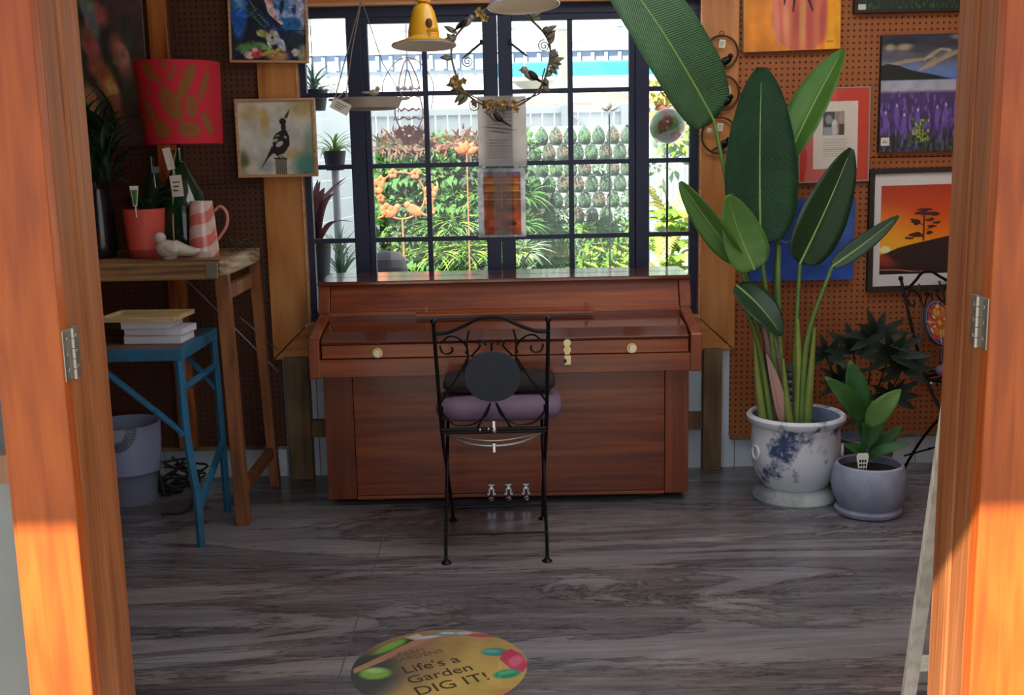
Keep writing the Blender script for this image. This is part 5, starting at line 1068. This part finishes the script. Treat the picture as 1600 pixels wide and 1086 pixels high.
# dark palm and ribbed tin behind
dp = thing('dark_palm', (1.50, 4.62, 0), 'dark fan-leaved palm in a dull grey pot behind the small plant', 'plant')
part(dp, 'pot', MB().lathe([(0, 0), (.085, 0), (.105, .12), (.115, .20), (.118, .215), (.105, .215), (.1, .19), (0, .18)], (1.50, 4.62, 0), 36, capped=False), mat('dull_pot', '6c7484', .8), smooth=True)
pl = leafmat('palm_leaf', '0e2016', '182e1e', .45, 40, 6, .15)
r2 = random.Random(41)
for (cx_, cz_, sc_) in ((1.42, .60, 1), (1.30, .58, .8), (1.56, .58, 1), (1.64, .50, .9), (1.38, .46, .8), (1.60, .38, .9), (1.50, .66, .9), (1.46, .34, .7)):
    cy_ = 4.60+r2.uniform(-.06, .06); mb = MB()
    for k in range(8):
        a_ = R(-30)+R(240)*k/7; ln = sc_*r2.uniform(.12, .17); mb.leaf((cx_, cy_, cz_), (cx_+ln*math.cos(a_), cy_-.05+r2.uniform(-.04, .04), cz_+ln*.85*math.sin(a_)), .038*sc_, (0, -1, .3), .1, .2, 6, a=.8, cross=2)
    part(dp, 'frond', mb, pl, smooth=True); part(dp, 'stem', MB().tube([(1.50, 4.62, .18), ((1.5+cx_)/2, 4.62, .15+cz_*.4), (cx_, cy_, cz_)], .0035, 6, 4), pl, smooth=True)
prf = [(0, 0), (.07, 0)]
for k in range(14): z_ = .01+k*.034; prf += [(.075, z_), (.080, z_+.008), (.080, z_+.018), (.075, z_+.026)]
prf += [(.082, .485), (.074, .488), (.07, .47), (0, .46)]
single('ribbed_tin', MB().lathe(prf, (1.235, 4.79, 0), 32, capped=False), mat('dull_tin', '70787c', .45, metal=.5), (1.235, 4.79, 0), 'tall ribbed grey tin behind the big white pot', 'container', smooth=True, angle=25)

# leaning plank behind the right jamb and a small offcut
single('leaning_plank', MB().beam((1.026, 2.745, 0.005), (.936, 2.31, 1.02), .034, .018, (0, 1, 0)), palewood, (1.026, 2.745, 0), 'pale bare plank leaning just inside the right door post', 'plank', bevel=.001)
single('timber_offcut', MB().box(1.085, 1.30, 2.83, 2.93, 0, .035), palewood, (1.2, 2.93, 0), 'short pale timber offcut on the floor behind the leaning plank', 'offcut', bevel=.002)

# ================================================================== THE COURTYARD BEYOND THE WINDOW
gm = {k: leafmat('garden_'+k, *v, .5, 40, 8, .3) for k, v in dict(lime=('6c9c34', '9cbc50'), green=('3c7030', '5c9044'), dark=('2c4c30', '48684a'), silver=('70907c', 'a4bca0'), red=('7c3c34', 'b06450'), bronze=('5c4038', '886850'), yellow=('b0a848', 'd0c870')).items()}
hr = random.Random(99)
def tuft(kind, s, rr):
    mb = MB()
    if kind == 'grass':
        for k in range(80):
            an = rr.uniform(0, 2*PI); ln = s*rr.uniform(.6, 1.15); e = rr.uniform(-.3, 1.35)
            tp = Vector((ln*math.cos(e)*math.cos(an), -.25*s+ln*.6*math.cos(e)*math.sin(an), ln*math.sin(e)-.25*s*rr.random()))
            mb.leaf((rr.uniform(-.02, .02), -.02, .0), tp, s*.05, (0, -.5, 1), .22, .2, 5, cross=1, a=.7, b=.5)
    else:
        for k in range(46):
            an = rr.uniform(0, 2*PI); e = rr.uniform(-.7, 1.3); d_ = Vector((math.cos(an)*math.cos(e), -abs(math.sin(an)*math.cos(e)), math.sin(e))); b_ = d_*s*rr.uniform(.2, .75); tp = b_+(d_+Vector((rr.uniform(-.6, .6), 0, rr.uniform(-.8, .3))))*s*.42; mb.leaf(b_, tp, s*(.22 if kind == 'broad' else .11), (0, -1, .4), .15, .15, 3, cross=2)
    mb.v = [(x, min(y, .02), z) for x, y, z in mb.v]; return mb
ORD = ['first', 'second', 'third', 'fourth', 'fifth', 'sixth', 'seventh', 'eighth', 'ninth', 'tenth', 'eleventh', 'twelfth']
def garden(name, label, group, cat, pos, protos, ztop, dz, x0, dx):
    """copies that share mesh data"""
    for i, (x, y, z, k) in enumerate(pos):
        o = bpy.data.objects.new(name, protos[k % len(protos)]); o.location = (x, y, z); o.rotation_euler = (0, R(hr.uniform(-8, 8)), 0); sc_ = hr.uniform(.85, 1.15); o.scale = (sc_,)*3; link(o)
        row = ORD[max(0, int(round((ztop-z)/dz)))]; cl = ORD[max(0, int((x-x0)/dx))]
        tag(o, '%s, %s row down, %s from the left' % (label, row, cl), cat, group)
def proto(kind, s, m, seed): return mesh_of('foliage', tuft(kind, s, random.Random(seed)), m, True, 80)
# planted wall behind the left casement
gw = thing('planted_wall_frame', (-.45, 8.65, 0), 'white rack of planting rows behind the left casement', 'rack')
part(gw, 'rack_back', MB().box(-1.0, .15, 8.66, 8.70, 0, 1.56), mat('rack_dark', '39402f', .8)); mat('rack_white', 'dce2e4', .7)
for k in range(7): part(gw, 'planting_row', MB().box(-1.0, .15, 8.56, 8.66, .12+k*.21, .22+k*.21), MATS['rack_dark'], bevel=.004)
P_b = [proto('broad', .15, gm['green'], 1), proto('broad', .15, gm['dark'], 2), proto('fine', .15, gm['lime'], 3)]; P_r = [proto('fine', .14, gm['bronze'], 4), proto('fine', .14, gm['bronze'], 5), proto('fine', .14, gm['green'], 6), proto('fine', .13, gm['red'], 12)]; P_g = [proto('grass', .23, gm['lime'], 7), proto('grass', .23, gm['silver'], 8), proto('grass', .22, gm['green'], 9)]
po = {'r': [], 'b': [], 'g': []}
for k in range(7):
    z = .25+k*.21
    for j in range(11):
        x = -.947+j*.105+hr.uniform(-.02, .02); t_ = 'r' if k == 6 else ('b' if (k == 5 or (k == 4 and j < 7) or (k in (2, 3) and j < 4)) else 'g')
        if k == 0 and 5 < j < 9: t_ = 'b'
        po[t_].append((x, 8.53, z-.02, hr.randrange(9)))
garden('reddish_tuft', 'bronze tuft of the left planted wall', 'reddish tufts of the left planted wall', 'plant', po['r'], P_r, 1.49, .21, -1.0, .105)
garden('leafy_tuft', 'green leafy tuft of the left planted wall', 'leafy tufts of the left planted wall', 'plant', po['b'], P_b, 1.49, .21, -1.0, .105)
garden('grassy_tuft', 'grassy tuft of the left planted wall', 'grassy tufts of the left planted wall', 'plant', po['g'], P_g, 1.49, .21, -1.0, .105)
# pocket wall behind the right casement
pw = thing('pocket_wall_frame', (.55, 9.04, 0), 'white panel of staggered planting pockets behind the right casement', 'rack')
part(pw, 'panel', MB().box(.12, 1.05, 9.04, 9.06, .1, 1.62), MATS['rack_white'])
pm = leafmat('pocket_felt', '3c5048', '5c7468', .8, 20, 5, .1); pkv = MB()
n_ = 12; vs = []
for i in range(n_+1):
    t = i/n_; w_ = .055*math.sin(PI*min(1, (t*.92+.08))**.8)**.7
    for j in range(5): q_ = j/2-1; vs.append((w_*q_, -.045*(1-q_*q_)*math.sin(PI*min(1, t*1.1))**.8-.002, -.07+.15*t))
pkv.add(vs, [(i*5+j, i*5+j+1, (i+1)*5+j+1, (i+1)*5+j) for i in range(n_) for j in range(4)])
pk_me = mesh_of('pocket', pkv, pm, True, 80); pos_ = []
for k in range(10):
    z = 1.545-k*.125
    for j in range(8):
        x = .155+j*.113+(.056 if k % 2 else 0)
        if x > 1.02: continue
        o = bpy.data.objects.new('pocket', pk_me); link(o, pw); o.location = (x-.55, 0, z); pos_.append((x, 8.97, z-.0, hr.randrange(9) if k < 6 else 100+hr.randrange(4)))
pp1 = [proto('fine', .062, gm['dark'], 20), proto('broad', .062, gm['silver'], 21), proto('fine', .062, gm['bronze'], 22), proto('fine', .065, gm['green'], 23)]; pp2 = [proto('broad', .11, gm['lime'], 24), proto('fine', .11, gm['green'], 25)]
garden('pocket_plant', 'dusky pocket plant of the right wall', 'plants in the upper pockets of the right wall', 'plant', [q_ for q_ in pos_ if q_[3] < 50], pp1, 1.545, .125, .10, .113)
garden('pocket_plant', 'bright green pocket plant of the right wall', 'plants in the lower pockets of the right wall', 'plant', [q_ for q_ in pos_ if q_[3] >= 50], pp2, 1.545, .125, .10, .113)
# fence, canopy, far building, translucent roof
fw_ = mat('fence_white', 'dce4ea', .6); fe = thing('paling_fence', (0, 9.6, 0), 'white paling fence behind the planted walls', 'fence')
x = -3.2
while x < 3.2: part(fe, 'paling', MB().box(x, x+.092, 9.60, 9.62, 0, 1.80), fw_); x += .1
part(fe, 'rail', MB().box(-3.2, 3.2, 9.57, 9.60, 1.74, 1.79), fw_); part(fe, 'rail', MB().box(-3.2, 3.2, 9.57, 9.60, .9, .95), fw_)
for x in (-1.9, -.7, .48, .98, 2.1): part(fe, 'post', MB().box(x-.03, x+.03, 9.53, 9.60, 0, 1.80), mat('post_white', 'c8d0d6', .6) if 'post_white' not in MATS else MATS['post_white'])
part(fe, 'brace', MB().beam((.55, 9.555, 1.72), (.95, 9.555, 1.35), .02, .05, (0, 1, 0)), MATS['post_white'])
cn = thing('turquoise_canopy', (0, 12.2, 2.2), 'turquoise shade canopy beyond the fence', 'canopy')
part(cn, 'valance', MB().box(-.2, 3.0, 12.2, 12.21, 2.20, 2.32), translmat('turq', '8ce4f4', .6)); part(cn, 'sheet', MB().prism([(12.2, 2.32), (13.2, 2.42), (13.2, 2.43), (12.2, 2.33)], 'X', -.2, 3.0), MATS['turq'])
for x in (-.15, 1.4, 2.9): part(cn, 'pole', MB().tube([(x, 12.3, -.05), (x, 12.3, 2.32)], .02), fw_)
um = thing('striped_parasol', (.9, 11.3, 0), 'pink and cream parasol beyond the fence', 'parasol')
for k in range(8):
    a0, a1 = k*PI/4, (k+1)*PI/4; part(um, 'parasol_panel', MB().add([(.9, 11.3, 2.03), (.9+.85*math.cos(a0), 11.3+.85*math.sin(a0), 1.86), (.9+.85*math.cos(a1), 11.3+.85*math.sin(a1), 1.86)], [(0, 1, 2)]), translmat('parasol%d' % (k % 2), ('f0b8a8', 'f4ecd8')[k % 2], .5))
part(um, 'pole', MB().tube([(.9, 11.3, -.05), (.9, 11.3, 2.03)], .02), fw_)
fb = thing('far_building', (0, 14.2, 0), 'pale grey-blue building with a railing beyond the courtyard', 'building')
wallb = mat('far_wall', 'ccd6dc', .8); bluew = mat('far_blue', '8ca0c0', .7)
part(fb, 'wall', MB().box(-5, 5, 14.2, 14.4, 0, 2.42), wallb); part(fb, 'band', MB().box(-5, 5, 14.16, 14.2, 2.42, 2.62), bluew); part(fb, 'fascia', MB().box(-5, 5, 14.1, 14.2, 2.62, 2.70), wallb); part(fb, 'upper_wall', MB().box(-5, 5, 14.2, 14.4, 2.42, 3.1), bluew)
for k in range(60): part(fb, 'baluster', MB().box(-4.9+k*.165, -4.86+k*.165, 14.12, 14.16, 2.44, 2.60), wallb)
cp = thing('canopy_post', (.52, 10.4, 0), 'round cream post of the courtyard roof', 'post'); part(cp, 'shaft', MB().lathe([(.07, 0), (.07, .05), (.05, .06), (.05, 2.48), (.07, 2.5)], (.52, 10.4, 0), 20), mat('post_cream', 'ccccc0', .7), smooth=True)
rf = thing('courtyard_roof', (0, 8.6, 2.62), 'translucent corrugated roof over the courtyard', 'roof')
mb = MB(); nx = 240; vs = []
ca_, sa_ = math.cos(R(20)), math.sin(R(20))
for yv in (8.2, 12.4):
    for i in range(nx+1):
        x = -3.5+7*i/nx; vs.append((x, yv, 2.62+.018*math.sin((x+yv*.35)*2*PI/.14)))
mb.add(vs, [(i, i+1, i+nx+2, i+nx+1) for i in range(nx)]); part(rf, 'corrugated_sheet', mb, translmat('polycarb', 'd8e0e0', .75, .5), smooth=True, kind='stuff')
for k in range(8): x = -3.4+k*.98; part(rf, 'rafter', MB().beam((x, 8.2, 2.56), (x-.9, 12.4, 2.56), .05, .09), fw_)
for y in (8.3, 10.4, 12.3): part(rf, 'purlin', MB().box(-3.5, 3.5, y, y+.05, 2.50, 2.58), fw_)
# white side wall and plants beyond the left light
sw = thing('courtyard_side_wall', (-1.5, 7.4, 0), 'pale boarded side wall of the courtyard at left', 'wall')
for k in range(12): part(sw, 'weatherboard', MB().beam((-1.75, 5.2, .08+k*.155), (-1.28, 9.5, .08+k*.155), .02, .15), fw_)
def strap(name, label, base, n, L_, w_, m, pot=None, seed=1, lo=.2, hi=1.4, sag=.35):
    rr = random.Random(seed); t_ = thing(name, base, label, 'plant'); x, y, z = base
    zz = z
    if pot:
        r, h, pmx = pot; part(t_, 'pot', MB().lathe([(0, z), (r*.75, z), (r, z+h), (r*.9, z+h), (r*.8, z+h*.85), (0, z+h*.85)], (x, y, 0), 28, capped=False), pmx, smooth=True); zz = z+h*.85
    for k in range(n):
        an = rr.uniform(0, 2*PI); e = rr.uniform(lo, hi); ln = L_*rr.uniform(.7, 1.1); p0 = Vector((x, y, zz))
        tp = p0+Vector((math.cos(an)*math.cos(e), math.sin(an)*math.cos(e), math.sin(e)-sag*.5))*ln
        part(t_, 'leaf', MB().leaf(p0, tp, w_, (0, 0, 1), .18, .3, 9, .75, .6, cross=2), m, smooth=True)
dpot = mat('dark_outdoor_pot', '2c3038', .6)
strap('cordyline', 'dark red strap-leaved plant outside the left window light', (-.965, 5.62, .80), 16, .46, .045, leafmat('cordy_leaf', '5c2c34', '7c4440', .4, 30, 6, .3), (.07, .22, dpot), 3, .5, 1.4)
strap('hanging_spider_plant', 'pale spider plant in a hanging black pot outside the top left light', (-.945, 5.62, 1.655), 34, .22, .014, gm['silver'], (.07, .10, dpot), 4, .1, 1.3, .6)
strap('grass_clump', 'green-blue grass clump outside the bottom left light', (-.87, 5.75, .70), 46, .36, .013, gm['silver'], (.10, .12, dpot), 5, .5, 1.45)
strap('spider_plant_low', 'pale green spider plant outside the left light, behind the bird painting', (-.90, 5.9, 1.36), 30, .22, .014, gm['lime'], (.06, .10, dpot), 8, .1, 1.3, .6)
part(bpy.data.objects['grass_clump'], 'pot_stand', MB().box(-.96, -.78, 5.66, 5.84, -.0, .70), MATS['post_white']); part(bpy.data.objects['cordyline'], 'pot_stand', MB().box(-1.03, -.90, 5.56, 5.68, 0, .80), MATS['post_white']); part(bpy.data.objects['spider_plant_low'], 'pot_stand', MB().lathe([(.02, 0), (.02, 1.36)], (-.90, 5.9, 0), 12), MATS['post_white'])
part(bpy.data.objects['hanging_spider_plant'], 'hanging_wire', MB().tube([(-.945, 5.62, 1.74), (-.945, 5.62, 2.5)], .002), black)
# ferny palm outside the right light
cr_ = thing('croton_bush', (1.10, 8.0, 0), 'yellow and green leafy bush at the top of the right light', 'plant'); part(cr_, 'trunk', MB().tube([(1.10, 8.0, 0), (1.10, 8.0, 1.5)], .012, 8), MATS['post_cream'])
for zz, mm, sd in ((1.66, 'yellow', 61), (1.50, 'lime', 62), (1.82, 'yellow', 63), (1.34, 'silver', 64), (1.74, 'red', 65)):
    mb = tuft('broad', .17, random.Random(sd)); mb.v = [(x+1.12+(sd % 3)*.07-.08, y+8.0, z+zz) for x, y, z in mb.v]; part(cr_, 'foliage', mb, gm[mm], smooth=True)
fp = thing('feathery_palm', (1.07, 7.5, 0), 'feathery yellow-green palm outside the right window light', 'plant'); rr = random.Random(12)
part(fp, 'trunk', MB().tube([(1.07, 7.5, 0), (1.07, 7.5, .55)], lambda t: .035-.01*t, 10), mat('trunk_brown', '5c4430', .8))
for k in range(36):
    an = rr.uniform(0, 2*PI); e = rr.uniform(.2, 1.45); ln = rr.uniform(.34, .62); zb_ = rr.uniform(.40, .98); P0 = Vector((1.07, 7.5, zb_)); pts = [P0+Vector((math.cos(an)*math.cos(e)*.7, math.sin(an)*math.cos(e)*.7, math.sin(e)))*ln*t+Vector((0, 0, -.24*t*t)) for t in [j/14 for j in range(15)]]
    mb = MB().tube(pts, .003, 4); sd_ = Vector((-math.sin(an), math.cos(an), 0))
    for j in range(2, 15):
        for s in (-1, 1): dirn = (pts[j]-pts[j-1]).normalized()*.5+sd_*s*.8+Vector((0, 0, -.15)); mb.leaf(pts[j], pts[j]+dirn*(.14*(1-.045*j)), .018, (0, -1, .3), .1, .1, 3, cross=1)
    part(fp, 'frond', mb, gm['lime'] if k % 3 else gm['yellow'], smooth=True)
# mosaic-coloured garden ball on a stake
gb = thing('garden_ball', (.80, 5.6, 0), 'glossy multicoloured garden ball on a stake outside the right light', 'ornament')
part(gb, 'ball', MB().ball((.785, 5.6, 1.545), .088, seg=28, rings=18), mat('ball_colours', '9c5c50', .2, coat=.5, c2='7ca864', nscale=16, pos=(.48, .52)), smooth=True); part(gb, 'stake', MB().tube([(.785, 5.6, 0), (.785, 5.6, 1.46)], .006), black)
# rusty ring of birds and flowers, iron flowers, pink wire ornament
rs = mat('rust_bright', 'b85c34', .7, c2='d07c50', nscale=20)
RX, RY, RZ = -.702, 7.4, 1.165
rw = thing('rusty_bird_ring', (RX, RY, 0), 'rusty orange ring with two birds and flowers, seen through the left casement', 'ornament')
part(rw, 'ring', MB().tube([(RX+.152*math.cos(k*PI/24), RY, RZ+.152*math.sin(k*PI/24)) for k in range(48)], .006, 8, closed=True), rs, smooth=True)
for x, z, r in ((-.16, .062, .048), (-.10, -.088, .042), (-.135, -.014, .026), (.195, .029, .044), (.18, -.036, .032), (.195, -.10, .026), (.094, .137, .032), (-.05, .145, .03), (-.13, .10, .03)):
    mb = MB()
    for k in range(5): mb.ball((RX+x+r*.62*math.cos(k*1.257+.3), RY-.012, RZ+z+r*.62*math.sin(k*1.257+.3)), r*.48, .006, r*.48, 12, 8)
    part(rw, 'flower', mb, rs, smooth=True)
def flatbird(par, x, y, z, s, L_):
    return part(par, 'bird', MB().ball((x, y, z), .036*L_, .010, .021*L_, 16, 10, Matrix.Rotation(R(-32*s), 3, 'Y')).ball((x+s*.028*L_, y, z+.022*L_), .014*L_, .010, .014*L_, 12, 8).tube([(x-s*.03*L_, y, z-.014*L_), (x-s*.06*L_, y, z-.028*L_)], .005*L_, 6), rs, smooth=True)
flatbird(rw, RX-.072, RY-.006, RZ-.105, 1, 1.5); flatbird(rw, RX+.080, RY-.006, RZ-.095, -1, 1.6)
part(rw, 'stake', MB().tube([(RX, RY, 0), (RX, RY, RZ-.15)], .006), rs)
pk = mat('pink_wire', 'd08c84', .6); po_ = thing('pink_wire_figure', (-.455, 5.3, 1.50), 'pinkish wire ornament with a peaked top outside the left casement', 'ornament')
mb = MB()
mb.tube([(-.50, 5.3, 1.73), (-.49, 5.3, 1.79), (-.455, 5.3, 1.865), (-.415, 5.3, 1.79), (-.40, 5.3, 1.73)], .003, 6, 6); mb.tube([(-.475, 5.3, 1.73), (-.455, 5.3, 1.82), (-.43, 5.3, 1.73)], .003, 6, 6)
mb.tube([(-.565, 5.3, 1.64), (-.57, 5.3, 1.76), (-.50, 5.3, 1.86), (-.41, 5.3, 1.86), (-.34, 5.3, 1.76), (-.35, 5.3, 1.64)], .0022, 6, 6)
for z, w_ in ((1.735, .055), (1.70, .065), (1.64, .05), (1.60, .07), (1.56, .05)): mb.tube([(-.455+w_*math.cos(k*PI/8), 5.3+.02*math.sin(k*PI/8), z+.008*math.sin(3*k)) for k in range(16)], .003, 6, closed=True)
mb.tube([(-.50, 5.3, 1.73), (-.52, 5.3, 1.62), (-.49, 5.3, 1.54)], .003, 6, 4); mb.tube([(-.41, 5.3, 1.73), (-.39, 5.3, 1.62), (-.42, 5.3, 1.54)], .003, 6, 4)
part(po_, 'wire', mb, pk, smooth=True); part(po_, 'hanger', MB().tube([(-.455, 5.3, 1.865), (-.455, 5.3, 2.6)], .002), pk)
for x, z in ((-.50, 1.53), (-.455, 1.545), (-.41, 1.53), (-.47, 1.50), (-.43, 1.505)): flower(po_, (x, 5.29, z), .028, pk)
for x in (-.50, -.47, -.44): part(po_, 'bead', MB().ball((x, 5.285, 1.735), .012), mat('bead_white', 'f0f0f0', .3) if 'bead_white' not in MATS else MATS['bead_white'], smooth=True)
for nm, lb, x, y, z, m_, r in (('iron_tulip', 'grey tulip-shaped iron flower on a stake outside the right casement', .536, 6.0, 1.64, mat('iron_grey', '8c9490', .6), .05), ('iron_flower', 'orange lily-shaped iron flower on a stake outside the left casement', -.272, 7.5, 1.43, rs, .085), ('iron_flower', 'tall reddish iron flower stake outside the left casement, near the top row', -.40, 5.7, 1.47, pk, .045)):
    t_ = thing(nm, (x, y, 0), lb, 'ornament'); part(t_, 'stake', MB().tube([(x, y, 0), (x, y, z)], .005), m_); mb = MB()
    for k in range(5): a_ = R(25)+R(130)*k/4; mb.leaf((x, y, z), (x+r*1.1*math.cos(a_), y-.02+.02*(k % 2), z+r*math.sin(a_)), r*.55, (0, -1, 0), .1, .1, 5, cross=2)
    part(t_, 'petals', mb, m_, smooth=True, solid=.001)
bb_ = thing('hanging_bowl', (.19, 8.0, 1.84), 'pale hanging bowl in the courtyard behind the small wreath bird', 'bowl'); part(bb_, 'bowl', MB().lathe([(.02, 1.84), (.10, 1.87), (.155, 1.91), (.15, 1.915), (0, 1.88)], (.19, 8.0, 0), 32, capped=False), MATS['post_cream'], smooth=True)
for k in range(3): part(bb_, 'hanging_wire', MB().tube([(.19+.15*math.cos(k*2.1), 8.0+.15*math.sin(k*2.1), 1.91), (.19, 8.0, 2.7)], .0025), MATS['post_cream'])
gs = thing('round_garden_stool', (-.715, 6.5, 0), 'dark rounded garden seat at the bottom of the left casement', 'seat'); part(gs, 'body', MB().lathe([(0, .0), (.10, 0), (.11, .4), (.115, .75), (.10, .84), (.06, .875), (0, .885)], (-.71, 6.5, 0), 32, capped=False), mat('charcoal_body', '4c4850', .7), smooth=True)
